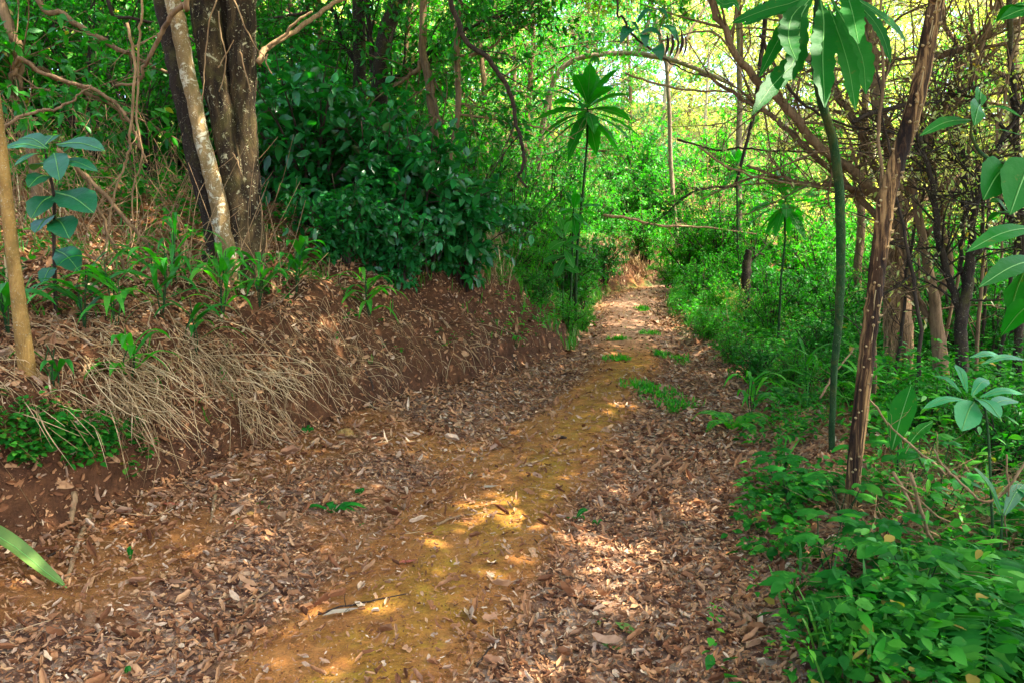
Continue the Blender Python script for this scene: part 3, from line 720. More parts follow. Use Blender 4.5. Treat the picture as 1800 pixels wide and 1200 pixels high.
# ---- trunks in the left and middle distance
TR = [('forest_tree', 'dark forked trunk rising behind the glossy shrub left of centre', 668, 240, 10.0,
       [(668, 330), (664, 240), (668, 150), (675, 80), (694, 10), (712, -70)], [30, 26, 26, 26, 26, 22],
       [([(672, 150), (700, 135), (740, 118), (790, 80), (880, 50)], 10, -.2), ([(668, 175), (655, 110), (648, 40), (640, -60)], 12, .2), ([(668, 160), (720, 120), (800, 60), (900, 20)], 8, -.5)], 'darkbark'),
      ('forest_tree', 'straight dark trunk immediately left of the forked trunk in shade', 636, 240, 10.6,
       [(640, 330), (634, 220), (632, 120), (630, 30), (628, -70)], [24, 22, 22, 21, 20], [([(632, 120), (600, 60), (570, -20)], 9, .2)], 'darkbark'),
      ('slender_tree', 'slender brown twin-stemmed tree between the forked trunk and the hooked branch', 768, 400, 9.4,
       [(772, 400), (768, 300), (764, 230), (752, 140), (742, 80), (748, -60)], [9, 11, 13, 14, 13, 12],
       [([(745, 95), (735, 120), (712, 140), (680, 155)], 9, .2), ([(745, 90), (758, 140), (770, 200), (777, 215)], 8, -.2)], 'shag'),
      ('slender_tree', 'thin upright pole tree right of the twin-stemmed tree', 790, 400, 9.0,
       [(778, 400), (790, 280), (806, 190), (803, 110), (806, 20), (812, -60)], [11, 10, 11, 10, 10, 9],
       [([(806, 180), (825, 190), (833, 215)], 4, 0), ([(806, 100), (850, 90), (900, 60), (960, 30)], 5, .2)], 'shag'),
      ('leaning_tree', 'leaning pale brown trunk arching over the track in the sunny background', 958, 300, 19.0,
       [(940, 400), (952, 240), (975, 140), (1010, 106), (1060, 96), (1120, 95), (1200, 112), (1290, 150)], [9, 9, 9, 9, 9, 9, 8, 6],
       [([(1120, 95), (1140, 40), (1150, -20)], 8, .5), ([(1050, 96), (1040, 60), (1060, 10)], 5, .3)], 'palebrown'),
      ('pale_tree', 'thin pale brown trunk right of the arching trunk in the sunny background', 1150, 300, 21.0,
       [(1190, 480), (1180, 300), (1172, 120), (1150, 30), (1130, -40)], [7, 7, 7, 8, 8], [([(1172, 130), (1210, 60), (1260, -20)], 6, .5)], 'palebrown'),
      ('pale_tree', 'straight pale brown trunk standing in the sunlit gap right of the track', 1298, 420, 17.0,
       [(1300, 480), (1298, 300), (1300, 150), (1296, -60)], [11, 10, 9, 8], [([(1298, 260), (1340, 190), (1400, 150)], 5, .4)], 'palebrown'),
      ('background_tree', 'brown trunk behind the tall green-stemmed plant', 1512, 560, 11.0,
       [(1505, 590), (1508, 470), (1514, 380), (1520, 200), (1530, -60)], [16, 14, 13, 12, 11], [([(1514, 380), (1480, 300), (1440, 240)], 6, .3)], 'shag'),
      ('background_tree', 'grey trunk near the top right corner behind the scrub branches', 1780, 420, 11.5,
       [(1765, 660), (1776, 400), (1785, 200), (1782, 60), (1775, -80)], [18, 17, 17, 16, 15], [([(1784, 200), (1740, 120), (1700, 20)], 8, .3)], 'palebrown'),
      ('dark_stump', 'short dark broken trunk in the bright undergrowth right of the bend', 1315, 500, 12.0,
       [(1312, 560), (1310, 500), (1313, 460), (1316, 440)], [16, 17, 15, 9], [([(1313, 465), (1330, 450), (1345, 448)], 4, 0)], 'darkbark'),
      ('mossy_tree', 'crooked mossy tree at the top left edge', 20, 400, 6.3,
       [(75, 560), (60, 300), (35, 180), (33, 95), (14, 40), (-10, -20)], [16, 15, 13, 16, 16, 15],
       [([(33, 100), (80, 130), (150, 160), (200, 190), (240, 230)], 9, .5), ([(35, 180), (22, 130), (30, 97)], 7, -.1), ([(40, 205), (20, 160), (25, 120), (35, 96)], 10, -.2)], 'shag')]
for k, (nm, lab, px, py, Yv, tr, tw, lm, mt) in enumerate(TR):
    b = on_ground(W(px, py, Yv)[0], Yv)
    P = PW(tr, Yv)
    if b[2] < P[0][2] - .02: P = [b] + P; tw = [tw[0] * 1.15] + tw
    else:
        P[0] = np.array([P[0][0], P[0][1], min(P[0][2], b[2])])
    b = np.array([P[0][0], P[0][1], float(H(P[0][0], P[0][1]))])
    tt = limb_tree(nm, lab, b, P, tw, lm, Yv, mt, 'trunk' if nm == 'dark_stump' else 'tree', ntw=6 if 'stump' in nm else 12, tl=.7, leafmat=('mid' if px < 900 else 'bright') if 'stump' not in nm else None, leafn=7, leafL=.10, seed=80 + k)
    if k == 0: SHADE_CROWNS.append((tt, (0.2, 11.0), 3.4, b))
    if k == 10: SHADE_CROWNS.append((tt, (-3.4, 12.6), 3.6, b))
    if k == 8: SHADE_CROWNS.append((tt, (5.8, 16.6), 3.4, b))
    if k == 7: SHADE_CROWNS.append((tt, (4.2, 11.8), 2.6, b))

# ---- lianas, hooked and hanging branches: each a thing
VN = [('hooked_branch', 'long dark branch hanging down in a hook at the top centre', 'branch', [(790, -40), (800, 25), (818, 70), (860, 108), (885, 145), (900, 180), (905, 215), (918, 250), (920, 290), (912, 310), (924, 330)], 6.2, 9, 'dtwig', 6),
      ('liana', 'pale liana crossing in front of the multi-stemmed trunk', 'liana', [(330, -20), (322, 8), (290, 45), (275, 80), (255, 115), (240, 145), (205, 150)], 5.9, 9, 'shag', 3),
      ('liana', 'long curved liana sweeping from the mossy tree to the bank', 'liana', [(33, 98), (60, 118), (110, 140), (165, 158), (210, 190), (235, 230), (248, 260), (258, 290)], 5.6, 7, 'shag', 3),
      ('liana', 'arched liana reaching the left edge above the broad-leaved sapling', 'liana', [(-20, 245), (20, 215), (60, 197), (96, 194), (130, 175), (160, 150)], 5.0, 6, 'shag', 2),
      ('liana', 'slack hanging liana dropping from the shade to the leaf-strewn bank', 'liana', [(222, 40), (236, 120), (228, 225), (225, 270), (205, 330), (190, 410), (178, 470)], 5.4, 5, 'twig', 1),
      ('liana', 'thin twisting liana just left of the multi-stemmed tree', 'liana', [(250, -20), (245, 80), (243, 200), (250, 280), (236, 330), (230, 420), (222, 500)], 5.8, 4, 'twig', 1),
      ('fallen_branch', 'bare dead branch slanting down the left bank toward the trunk', 'branch', [(100, 260), (140, 300), (185, 345), (228, 395), (262, 440), (258, 500)], 5.6, 8, 'shag', 4),
      ('fallen_branch', 'thin dead branch propped beside the broad-leaved sapling', 'branch', [(135, 290), (165, 350), (195, 420), (215, 470), (225, 520)], 5.0, 6, 'shag', 4),
      ('dead_branch', 'dark bough slanting across the top left above the lianas', 'branch', [(60, -20), (110, 25), (165, 62), (215, 90), (250, 108), (300, 130)], 6.6, 10, 'shag', 5),
      ('dead_branch', 'long nearly level branch in front of the arching trunk', 'branch', [(800, 200), (850, 207), (900, 217), (960, 228), (1010, 245)], 9.0, 4, 'twig', 3),
      ('leafy_vine', 'vine with dark heart-shaped leaves hanging at the top centre right', 'vine', [(1085, -20), (1095, 30), (1112, 62), (1140, 85), (1170, 105), (1205, 122), (1240, 138)], 5.5, 4, 'dtwig', 0),
      ('bare_branch', 'thin bare branch stretching across the sunlit gap toward the scrub tree', 'branch', [(1100, 130), (1160, 148), (1230, 160), (1300, 165), (1370, 172), (1450, 190)], 8.2, 4, 'twig', 7),
      ('bare_branch', 'low bare bough running level above the bright verge', 'branch', [(1060, 378), (1110, 385), (1160, 397), (1240, 400), (1330, 412)], 14.0, 5, 'twig', 6),
      ('bare_branch', 'drooping bare branch crossing the gap at mid height', 'branch', [(1190, 245), (1260, 262), (1320, 262), (1400, 268), (1500, 262), (1570, 300)], 7.6, 4, 'dtwig', 6),
      ('bare_branch', 'arching twig above the small rosette plant', 'branch', [(1230, 260), (1275, 290), (1330, 312), (1390, 322), (1470, 335), (1560, 360)], 7.0, 4, 'twig', 6),
      ('hanging_stem', 'thin dark hanging stem at the top right behind the long scalloped leaves', 'stem', [(1335, 60), (1360, 110), (1400, 170), (1440, 200), (1520, 230), (1600, 235)], 6.8, 6, 'dtwig', 5),
      ('dead_branch', 'forked dead bough across the branches at the upper right edge', 'branch', [(1500, 215), (1560, 190), (1640, 180), (1720, 150), (1820, 120)], 6.5, 8, 'dtwig', 9),
      ('dead_branch', 'tangled dead bough level with the big vine leaves', 'branch', [(1480, 330), (1560, 335), (1640, 330), (1720, 338), (1820, 330)], 7.6, 7, 'dtwig', 9)]
for k, (nm, lab, cat, pts, Yv, w, mt, ntw) in enumerate(VN):
    o = W(*pts[0], Yv); mb = MB()
    Pv = PW(pts, (Yv, Yv + .3))
    if pts[0][1] <= -20 and nm != 'fallen_branch': Pv = [Pv[0] + (Pv[0] - Pv[1]) * np.array([1, 1, 0]) + np.array([0, .1, 1.6])] + Pv
    c = tube(mb, Pv, [rpx(w, Yv), rpx(w * .9, Yv), rpx(w * .5, Yv)], 7, per=6, wob=.03, lump=.15, seed=200 + k)
    e = twigs(mb, c, ntw, .35, rpx(w * .3, Yv), 300 + k, up=-.1, sub=2)
    ob = mb.build(nm, M[mt], None, o)
    if nm == 'leafy_vine':
        tag(ob, lab, cat)
        lb2 = MB()
        for (a, b, ww) in [((1110, 50), (1090, 78), 22), ((1120, 40), (1150, 20), 22), ((1125, 60), (1165, 65), 24), ((1150, 85), (1163, 108), 26), ((1130, 62), (1135, 85), 20), ((1165, 45), (1195, 80), 30), ((1150, 20), (1175, 35), 18), ((1100, 40), (1125, 60), 18)]:
            A = W(*a, Yv + .1); B = W(*b, Yv + .05)
            blade(lb2, [A, (A + B) / 2 + np.array([0, -.02, .03]), B], ww * Yv / FPX, (rng.uniform(-.4, .4), -.6, .8), prof=([0, .12, .3, .6, .85, 1], [.3, .9, 1, .75, .35, .02]))
        lf = lb2.build('leaves', M['bigdark'], ob, o)
        lb3 = MB()
        for px in (1172, 1180, 1188, 1197, 1202):
            A = W(px, 55 + (px % 7), Yv); blade(lb3, [A, A + np.array([.012, 0, -.07]), A + np.array([-.004, .01, -.15])], .022, (rng.uniform(-1, 1), -1, 0), fold=.7)
        lb3.build('withered_leaves', M['dtwig'], ob, o)
    else:
        tag(ob, lab, cat)

# ---- broad-leaved sapling at left
p0 = G(98, 555); Yv = p0[1]
t = thing('broad_leaved_sapling', p0, 'dark broad-leaved sapling with big glossy leaves behind the yellow trunk', 'sapling')
mb = MB(); P = PW([(98, 558), (95, 440), (95, 350), (88, 310), (78, 262)], Yv); P[0][2] -= .05
tube(mb, P, [.012, .010, .009, .008, .006], 7, seed=2); mb.build('stem', M['dtwig'], t, p0)
mb = MB()
for k, (a, b, w, dy) in enumerate([((80, 262), (4, 262), 24, -.05), ((84, 262), (34, 244), 30, .1), ((100, 255), (184, 266), 34, -.1), ((86, 270), (25, 292), 20, -.2), ((96, 285), (172, 302), 22, -.2),
                     ((95, 270), (105, 318), 34, -.25), ((88, 310), (50, 330), 26, -.2), ((100, 340), (165, 375), 50, -.25), ((92, 345), (55, 385), 34, -.2), ((96, 380), (62, 410), 36, -.2), ((98, 385), (122, 420), 40, -.25),
                     ((98, 440), (140, 478), 36, -.15), ((84, 290), (60, 300), 28, .2), ((98, 350), (130, 345), 30, .2), ((80, 255), (110, 240), 22, .2), ((95, 470), (75, 500), 26, -.1)]):
    A = W(*a, Yv); B = W(*b, Yv + dy); mid = (A + B) / 2 + np.array([0, 0, .025])
    blade(mb, [A, mid, B], w * Yv / FPX * 1.25, (rng.uniform(-.3, .3), -.55, .8), 0, 1, edge=.04, prof=([0, .1, .3, .6, .85, 1], [.08, .3, .85, 1, .6, .03]))
mb.build('leaves', [M['bigdark'], M['rib']], t, p0)

# ---- vine with big bright leaves at the right edge
Yv = 2.7
p0 = on_ground(W(1880, 900, Yv)[0], Yv)
t = thing('broad_leaved_vine', p0, 'bright broad-leaved climber with curled tendril at the right edge', 'vine')
mb = MB()
tube(mb, [p0 - np.array([0, 0, .05])] + PW([(1872, 700), (1862, 480), (1845, 330), (1800, 289), (1755, 286), (1725, 270), (1708, 240), (1710, 215), (1722, 196), (1722, 175)], Yv), [.008, .008, .006, .006, .004, .003], 7, seed=3)
tube(mb, PW([(1722, 272), (1714, 250), (1730, 242), (1745, 238)], Yv), [.003, .002], 5)
tube(mb, PW([(1862, 480), (1840, 420), (1815, 400)], Yv), [.004, .003], 5)
tube(mb, PW([(1866, 560), (1840, 520), (1800, 475)], Yv), [.004, .003], 5)
mb.build('stem', M['green_stem'], t, p0)
mb = MB()
for k, (a, b, w, dy, up) in enumerate([((1706, 212), (1616, 240), 26, -.12, (.3, -.5, .8)), ((1724, 192), (1798, 208), 18, -.1, (0, -.4, .9)), ((1722, 185), (1712, 222), 34, -.12, (.1, -1, .2)), ((1722, 188), (1722, 160), 24, .05, (.2, -1, .1)),
                     ((1712, 238), (1800, 240), 12, -.1, (0, -.2, 1)), ((1770, 292), (1728, 352), 66, -.05, (.2, -1, .3)), ((1815, 280), (1775, 378), 74, -.12, (-.2, -1, .3)), ((1815, 400), (1698, 444), 34, -.2, (.1, -.6, .8)),
                     ((1830, 455), (1720, 506), 40, -.25, (.1, -.6, .8)), ((1775, 375), (1735, 392), 26, .1, (0, -.5, .8)), ((1800, 475), (1775, 550), 60, .1, (.1, -1, .2)), ((1800, 10), (1750, 40), 30, .1, (.2, -.7, .6)),
                     ((1740, 355), (1770, 372), 16, 0, (0, -.5, .8)), ((1840, 20), (1756, 36), 34, 0, (.2, -.7, .7)), ((1820, 530), (1760, 590), 44, .1, (.1, -.8, .5))]):
    A = W(*a, Yv); B = W(*b, Yv + dy); mid = (A + B) / 2 + np.array([0, 0, .018])
    blade(mb, [A, mid, B], w * Yv / FPX * 1.05, up, 0, 1, edge=.03, per=8, prof=([0, .08, .25, .5, .8, 1], [.08, .4, .9, 1, .55, .02]))
mb.build('leaves', [M['big'], M['rib']], t, p0)

# ---- seedlings with explicit leaves
def leafy(name, label, cat, base_px, Y, stem_px, leaf_list, sw=.006, mat='big', rib='rib', grow=1.0, group=None):
    b = on_ground(W(*base_px, Y)[0], Y) if Y else G(*base_px); Y = b[1]
    t = thing(name, b, label, cat, group)
    mb = MB(); tube(mb, [b - np.array([0, 0, .03])] + PW(stem_px, Y), [sw, sw * .6], 6, seed=1); mb.build('stem', M['green_stem'], t, b)
    mb = MB()
    for (a, c, w, dy) in leaf_list:
        A = W(*a, Y); B = W(*c, Y + dy); mid = (A + B) / 2 + np.array([0, 0, .02])
        blade(mb, [A, mid, B], w * Y / FPX * 1.1 * grow, (rng.uniform(-.3, .3), -.5, .85), 0, 1, edge=.03)
    mb.build('leaves', [M[mat], M[rib]], t, b)
    return t
leafy('broad_leaved_seedling', 'blue-green broad-leaved seedling standing right of the thorny trunk', 'seedling', (1765, 830), 3.1, [(1735, 740), (1712, 700)],
      [((1700, 703), (1622, 718), 16, -.1), ((1690, 690), (1640, 660), 14, .1), ((1708, 695), (1738, 668), 20, .1), ((1715, 700), (1758, 735), 36, -.12), ((1712, 706), (1690, 757), 44, -.12), ((1722, 698), (1800, 692), 16, .05), ((1730, 720), (1790, 705), 24, .2), ((1700, 690), (1680, 640), 16, .2), ((1725, 640), (1802, 632), 14, .1), ((1705, 628), (1770, 632), 14, .1)], mat='teal')
leafy('broad_blade_plant', 'plant with a wide upright blade leaf behind the seedling', 'plant', (1580, 800), 3.9, [(1580, 770)],
      [((1568, 790), (1602, 676), 40, .05), ((1585, 790), (1560, 720), 22, .1), ((1590, 790), (1640, 740), 20, .1)], mat='herb')
leafy('broad_blade_plant', 'wide-bladed plant with a bent leaf near the right edge', 'plant', (1765, 940), 2.9, [(1762, 900)],
      [((1762, 905), (1712, 822), 36, -.1), ((1765, 905), (1800, 850), 24, .1)], mat='bigdark')
leafy('leafy_sapling', 'tall leafy sapling in front of the rosette tree stem', 'sapling', (990, 520), 10.2, [(990, 450), (992, 410)],
      [((992, 425), (965, 440), 18, -.1), ((992, 430), (1020, 418), 16, -.1), ((992, 440), (1008, 472), 16, -.2), ((990, 420), (972, 398), 14, .1), ((992, 415), (1005, 388), 12, 0), ((992, 450), (955, 462), 14, -.1), ((990, 470), (1018, 480), 18, -.1), ((990, 405), (980, 380), 12, .1), ((992, 455), (975, 490), 16, -.1), ((991, 430), (1030, 445), 14, -.1)], mat='mid')
leafy('sprouting_seedling', 'small green sprout on the moss edge above the sunny patches', 'seedling', (1010, 912), None, [(1015, 905)],
      [((1012, 910), (1034, 896), 9, 0), ((1012, 910), (990, 918), 7, 0), ((1014, 912), (1030, 914), 7, -.05)], sw=.003)
leafy('sprouting_seedling', 'tiny sprout right of the sunny patch', 'seedling', (1050, 925), None, [(1050, 922)], [((1050, 922), (1060, 918), 5, 0), ((1050, 922), (1040, 920), 5, 0)], sw=.002)
leafy('sprouting_seedling', 'lone green leaf sprouting from bare soil at the left', 'seedling', (228, 985), None, [(229, 975)], [((229, 982), (230, 963), 11, 0)], sw=.002)
leafy('sprouting_seedling', 'pair of small green leaves on the track below the bank', 'seedling', (633, 872), None, [(633, 868)], [((633, 870), (640, 862), 8, 0), ((633, 870), (624, 866), 8, 0), ((633, 870), (632, 860), 7, 0)], sw=.002)
leafy('sprouting_seedling', 'small sprout at the foot of the bank face', 'seedling', (540, 765), None, [(540, 758)], [((540, 762), (552, 755), 8, 0), ((540, 762), (528, 756), 8, 0), ((540, 762), (545, 748), 7, 0)], sw=.002)
leafy('sprouting_seedling', 'bright sprout at the bottom edge of the track', 'seedling', (220, 1190), None, [(222, 1182)], [((220, 1188), (230, 1178), 9, 0), ((220, 1188), (208, 1190), 10, 0)], sw=.002)

# ---- sword leaf lying in from the left edge
g = G(120, 1040); o = G(-40, 985); mb = MB()
P = [o + np.array([0, 0, .16]), (o * .6 + g * .4) + np.array([0, 0, .13]), (o * .2 + g * .8) + np.array([0, 0, .05]), g + np.array([0, 0, .015])]
blade(mb, P, .075, (0, -.3, 1), 0, 1, fold=.5, per=8, prof=([0, .2, .5, .8, 1], [1, 1, .8, .4, .02]))
tag(mb.build('sword_leaf', [M['fall_green'], M['rib']], None, o), 'long pale green sword-shaped leaf lying over the soil at lower left', 'leaf')

# ---- exposed roots, sticks and stones on the track
ST = [('exposed_root', 'curved root hanging from the cut soil in the middle of the bank', 'root', [(505, 690), (500, 720), (508, 745), (512, 760)], 5, 'twig'),
      ('exposed_root', 'pair-forming thin root on the dark bank face below the shrub', 'root', [(640, 650), (655, 680), (650, 705), (660, 722)], 5, 'dtwig'),
      ('exposed_root', 'looping root on the bank face near its right end', 'root', [(765, 655), (770, 680), (766, 700), (775, 712)], 4, 'twig'),
      ('exposed_root', 'thin dangling root close to the right end of the bank', 'root', [(900, 625), (905, 645), (912, 655)], 4, 'dtwig'),
      ('exposed_root', 'thick knobbly root jutting from the bank foot at lower left', 'root', [(168, 862), (160, 900), (145, 940), (130, 985), (118, 1025)], 11, 'twig'),
      ('exposed_root', 'short stubby root beside the knobbly root at lower left', 'root', [(130, 868), (128, 900), (124, 930)], 13, 'twig'),
      ('exposed_root', 'thin upright root stub on the bank foot left of the track', 'root', [(380, 850), (376, 890), (372, 920)], 8, 'twig'),
      ('fallen_stick', 'bent brown stick left of the orange soil', 'stick', [(408, 1120), (430, 1085), (455, 1055), (470, 1045)], 8, 'twig'),
      ('fallen_stick', 'pale curved twig joined near the bent brown stick', 'stick', [(395, 1045), (405, 1065), (440, 1066), (458, 1050)], 4, 'twig'),
      ('fallen_stick', 'long dark twig lying across the moss toward the lower left', 'stick', [(560, 1085), (600, 1070), (660, 1058), (720, 1048)], 4, 'dtwig'),
      ('fallen_stick', 'slim stick on the moss below the upper sunny patch', 'stick', [(770, 925), (800, 912), (850, 905)], 5, 'twig'),
      ('fallen_stick', 'straight reddish stick on the moss farther up the track', 'stick', [(918, 822), (940, 814), (965, 806)], 5, 'twig'),
      ('fallen_stick', 'thin vertical twig leaning on leaf litter at the bottom centre', 'stick', [(838, 1175), (860, 1145), (885, 1125), (905, 1105)], 4, 'dtwig'),
      ('fallen_stick', 'dark stick lying across the left leaf litter', 'stick', [(50, 1000), (120, 965), (170, 958)], 5, 'dtwig'),
      ('fallen_stick', 'long twig trailing down the dark bank face', 'stick', [(770, 555), (800, 590), (830, 620), (850, 650)], 4, 'twig'),
      ('fallen_stick', 'second twig on the dark bank face nearer the shrub', 'stick', [(775, 600), (800, 625), (825, 640), (840, 660)], 3, 'twig'),
      ('fallen_stick', 'dark chunk of stick lying near the bend of the moss', 'stick', [(975, 772), (985, 770), (996, 772)], 8, 'dtwig')]
for k, (nm, lab, cat, pts, w, mt) in enumerate(ST):
    Q = [G(*p) + np.array([0, 0, .012]) for p in pts]; mb = MB()
    c = tube(mb, Q, [rpx(w, Q[0][1]), rpx(w * .8, Q[0][1]), rpx(w * .5, Q[0][1])], 7, per=6, lump=.25, wob=.012, seed=400 + k)
    if nm == 'fallen_stick' and k % 2: twigs(mb, c, 2, .1, .002, 400 + k, sub=0)
    tag(mb.build(nm, M[mt], None, Q[0]), lab, cat)
def stone(px, py, r, lab):
    g = G(px, py); mb = MB()
    th, ph = np.meshgrid(np.linspace(0, 2 * np.pi, 14, endpoint=False), np.linspace(.02, np.pi - .02, 9))
    s = np.stack([np.cos(th) * np.sin(ph), np.sin(th) * np.sin(ph), np.cos(ph)], -1).reshape(-1, 3)
    V = s * r * (1 + .3 * fbm(s[:, :1] * 1.3 + px, s[:, 1:2] * 1.3 + s[:, 2:], 3, px))* np.array([1.2, .9, .7]) + g + np.array([0, 0, r * .25])
    i = np.arange(8)[:, None] * 14; j = np.arange(14)[None]; j2 = (j + 1) % 14
    q = np.stack([i + j, i + j2, i + 14 + j2, i + 14 + j], -1).reshape(-1, 4)
    mb.add(V, np.vstack([q[:, [0, 2, 1]], q[:, [0, 3, 2]]]))
    tag(mb.build('stone', M['tan'], None, g), lab, 'stone')
stone(607, 765, .05, 'rounded tan stone at the foot of the bank beside the track')
stone(440, 905, .022, 'small pebble among leaves below the bank')
# ------------------------------------------------------------------ shrubs and trees built once and copied
def make_bush(name, Hh, Wd, nst, ntw, per, L, mat, seed, tmp=T_LEAF, sub=2, bark='dtwig', tl=.45, w=.45, up=.25, lowstart=.15):
    def build():
        r = np.random.default_rng(seed)
        t = thing(name, (0, 0, 0), 'x', 'shrub')
        sm = MB(); lm = MB(); ends = []
        for k in range(nst):
            a = k * 2.4 + r.uniform(-.4, .4); rad = Wd * .5 * math.sqrt((k + .5) / nst) * r.uniform(.8, 1.15); h = Hh * r.uniform(.65, 1.05) * (1 - .35 * (rad / (Wd * .5)) ** 2)
            b = np.array([math.cos(a), math.sin(a), 0]) * rad * .18; e = np.array([math.cos(a) * rad, math.sin(a) * rad, h])
            c = tube(sm, [b - np.array([0, 0, .15]), b * 1.6 + np.array([0, 0, h * .45]), e], [.008 + .008 * Hh, .006 + .004 * Hh, .004], 5, per=5, wob=.05, seed=seed + k)
            ends += twigs(sm, c[int(len(c) * lowstart):], ntw, tl, .006, seed * 7 + k, up=up, sub=sub)
        twig_leaves(lm, ends, per, L, 0, tmp, seed, w)
        sm.build('stems', M[bark], t); lm.build('foliage', M[mat], t)
        return t
    return Proto(build)

def make_tree(name, Hh, crown, mat, seed, L=.10, nl=22, per=10, bark='shag', tr=.07, low=.10, tmp=T_LEAF, tl=.9, sub=3, ntw=10):
    def build():
        r = np.random.default_rng(seed)
        t = thing(name, (0, 0, 0), 'x', 'tree')
        tm = MB(); bm = MB(); lm = MB(); ends = []
        c = tube(tm, [(0, 0, -.3), (r.uniform(-.15, .15), 0, Hh * .3), (r.uniform(-.3, .3), r.uniform(-.3, .3), Hh * .65), (r.uniform(-.4, .4), r.uniform(-.3, .3), Hh)], [tr * 1.2, tr, tr * .7, tr * .2], 9, per=7, lump=.15, wob=.06, seed=seed)
        for k in range(nl):
            f = low + (1 - low) * (k + .5) / nl; p = c[int(f * (len(c) - 1))]; a = k * 2.4 + r.uniform(-.5, .5)
            ll = crown * math.sin(math.pi * (.22 + .70 * (f - low) / (1 - low))) * r.uniform(.75, 1.2)
            d = np.array([math.cos(a), math.sin(a), r.uniform(.05, .55)])
            cc = tube(bm, [p, p + d * ll * .5 + np.array([0, 0, .12 * ll]), p + d * ll], [tr * .38, tr * .22, .008], 5, per=4, wob=.06, seed=seed + k)
            ends += twigs(bm, cc, ntw, tl, .010, seed * 13 + k, up=.1, sub=sub)
        twig_leaves(lm, ends, per, L, 0, tmp, seed)
        tm.build('trunk', M[bark], t); bm.build('branches', M[bark], t); lm.build('crown', M[mat], t)
        return t
    return Proto(build)

B = dict(
    glossy=make_bush('glossy_shrub', 2.0, 1.9, 13, 11, 5, .155, 'dark', 1, T_OVAL, 2, w=.46, tl=.4),
    glossy2=make_bush('glossy_shrub', 1.5, 1.5, 11, 12, 6, .155, 'dark', 2, T_OVAL, 2, w=.46, tl=.36),
    dark=make_bush('shade_shrub', 2.4, 2.2, 11, 12, 7, .095, 'herb', 3, sub=2),
    mid=make_bush('leafy_shrub', 2.2, 2.2, 12, 13, 8, .085, 'mid', 4),
    midlow=make_bush('leafy_shrub', 1.1, 1.6, 11, 11, 8, .07, 'mid', 5, tl=.32),
    bright=make_bush('bright_shrub', 2.1, 2.0, 12, 13, 9, .075, 'bright', 6),
    brightlow=make_bush('bright_shrub', 1.0, 1.5, 12, 11, 9, .06, 'bright', 7, tl=.3),
    yellow=make_bush('yellow_green_shrub', 2.6, 2.2, 11, 12, 8, .07, 'yellow', 8, bark='twig'),
    teal=make_bush('blue_green_shrub', 2.0, 1.9, 11, 12, 8, .08, 'teal', 9),
    twiggy=make_bush('twiggy_shrub', 2.2, 2.0, 14, 16, 1, .05, 'yellow', 10, sub=3, bark='twig', tl=.6),
)
TRE = dict(
    mid=make_tree('broadleaf_tree', 7.5, 2.2, 'mid', 31, .11),
    bright=make_tree('bright_tree', 7.0, 2.2, 'bright', 32, .10),
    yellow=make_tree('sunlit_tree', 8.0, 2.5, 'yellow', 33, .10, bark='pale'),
    dark=make_tree('shade_tree', 7.5, 2.2, 'herb', 34, .12, bark='darkbark'),  # darker leaf colour stands in for the shade on the left slope
    teal=make_tree('blue_green_tree', 8.0, 2.3, 'teal', 35, .10),
)
def put(pro, px, Y, label, cat, group=None, s=1.0, sz=1.0, dz=0.0):
    p = GX(px, Y); p[2] += dz
    return pro.place(p, label, cat, group, rz=random.uniform(0, 6.28), scale=s * random.uniform(.93, 1.07), sz=sz)

# the glossy dark shrubs right of the multi-stemmed tree
put(B['glossy'], 555, 8.2, 'large glossy dark-leaved shrub against the right side of the multi-stemmed tree', 'shrub', s=.98)
put(B['glossy'], 665, 8.3, 'large glossy dark-leaved shrub below the forked trunk', 'shrub', s=.92)
put(B['glossy2'], 745, 8.1, 'lower glossy dark shrub spilling over the dark bank edge', 'shrub', s=.98)
put(B['glossy2'], 812, 8.4, 'glossy dark shrub at the right end of the dark bank edge', 'shrub', s=.72)
put(B['glossy2'], 605, 7.3, 'small glossy dark shrub in front of the taller glossy shrubs', 'shrub', s=.55)
put(B['glossy2'], 700, 7.6, 'small rounded glossy shrub at the top of the dark bank', 'shrub', s=.6)
put(B['glossy'], 500, 9.4, 'glossy dark shrub half hidden behind the multi-stemmed trunk', 'shrub', s=.9)
put(B['glossy'], 620, 9.8, 'tall glossy dark shrub behind the two dark trunks', 'shrub', s=.85)

g = 'shrubs in the shade behind the multi-stemmed tree'
for px, Y, k, s in [(-60, 8.2, 'dark', .9), (60, 9.0, 'mid', .9), (170, 9.4, 'dark', .95), (270, 8.6, 'dark', .75), (330, 10.2, 'mid', 1.0), (20, 11.5, 'dark', 1.2), (140, 12, 'mid', 1.2), (250, 12.5, 'dark', 1.2), (400, 12, 'mid', 1.1), (-80, 13, 'mid', 1.2), (470, 11.2, 'dark', 1.1)]:
    put(B[k], px, Y, 'shade-dark leafy shrub on the slope behind the multi-stemmed tree', 'shrub', g, s)
g = 'trees in the shade on the left slope'
for px, Y, k, s in [(-40, 15, 'dark', 1), (90, 16, 'dark', 1), (210, 17, 'dark', 1.05), (330, 16, 'dark', .95), (450, 17.5, 'dark', 1.05), (150, 21, 'bright', 1.1), (300, 22, 'mid', 1.15), (20, 22, 'mid', 1.15)]:
    put(TRE[k], px, Y, 'broadleaf tree standing in shade on the left slope behind the shrubs', 'tree', g, s)
g = 'shrubs between the glossy shrubs and the rosette tree'
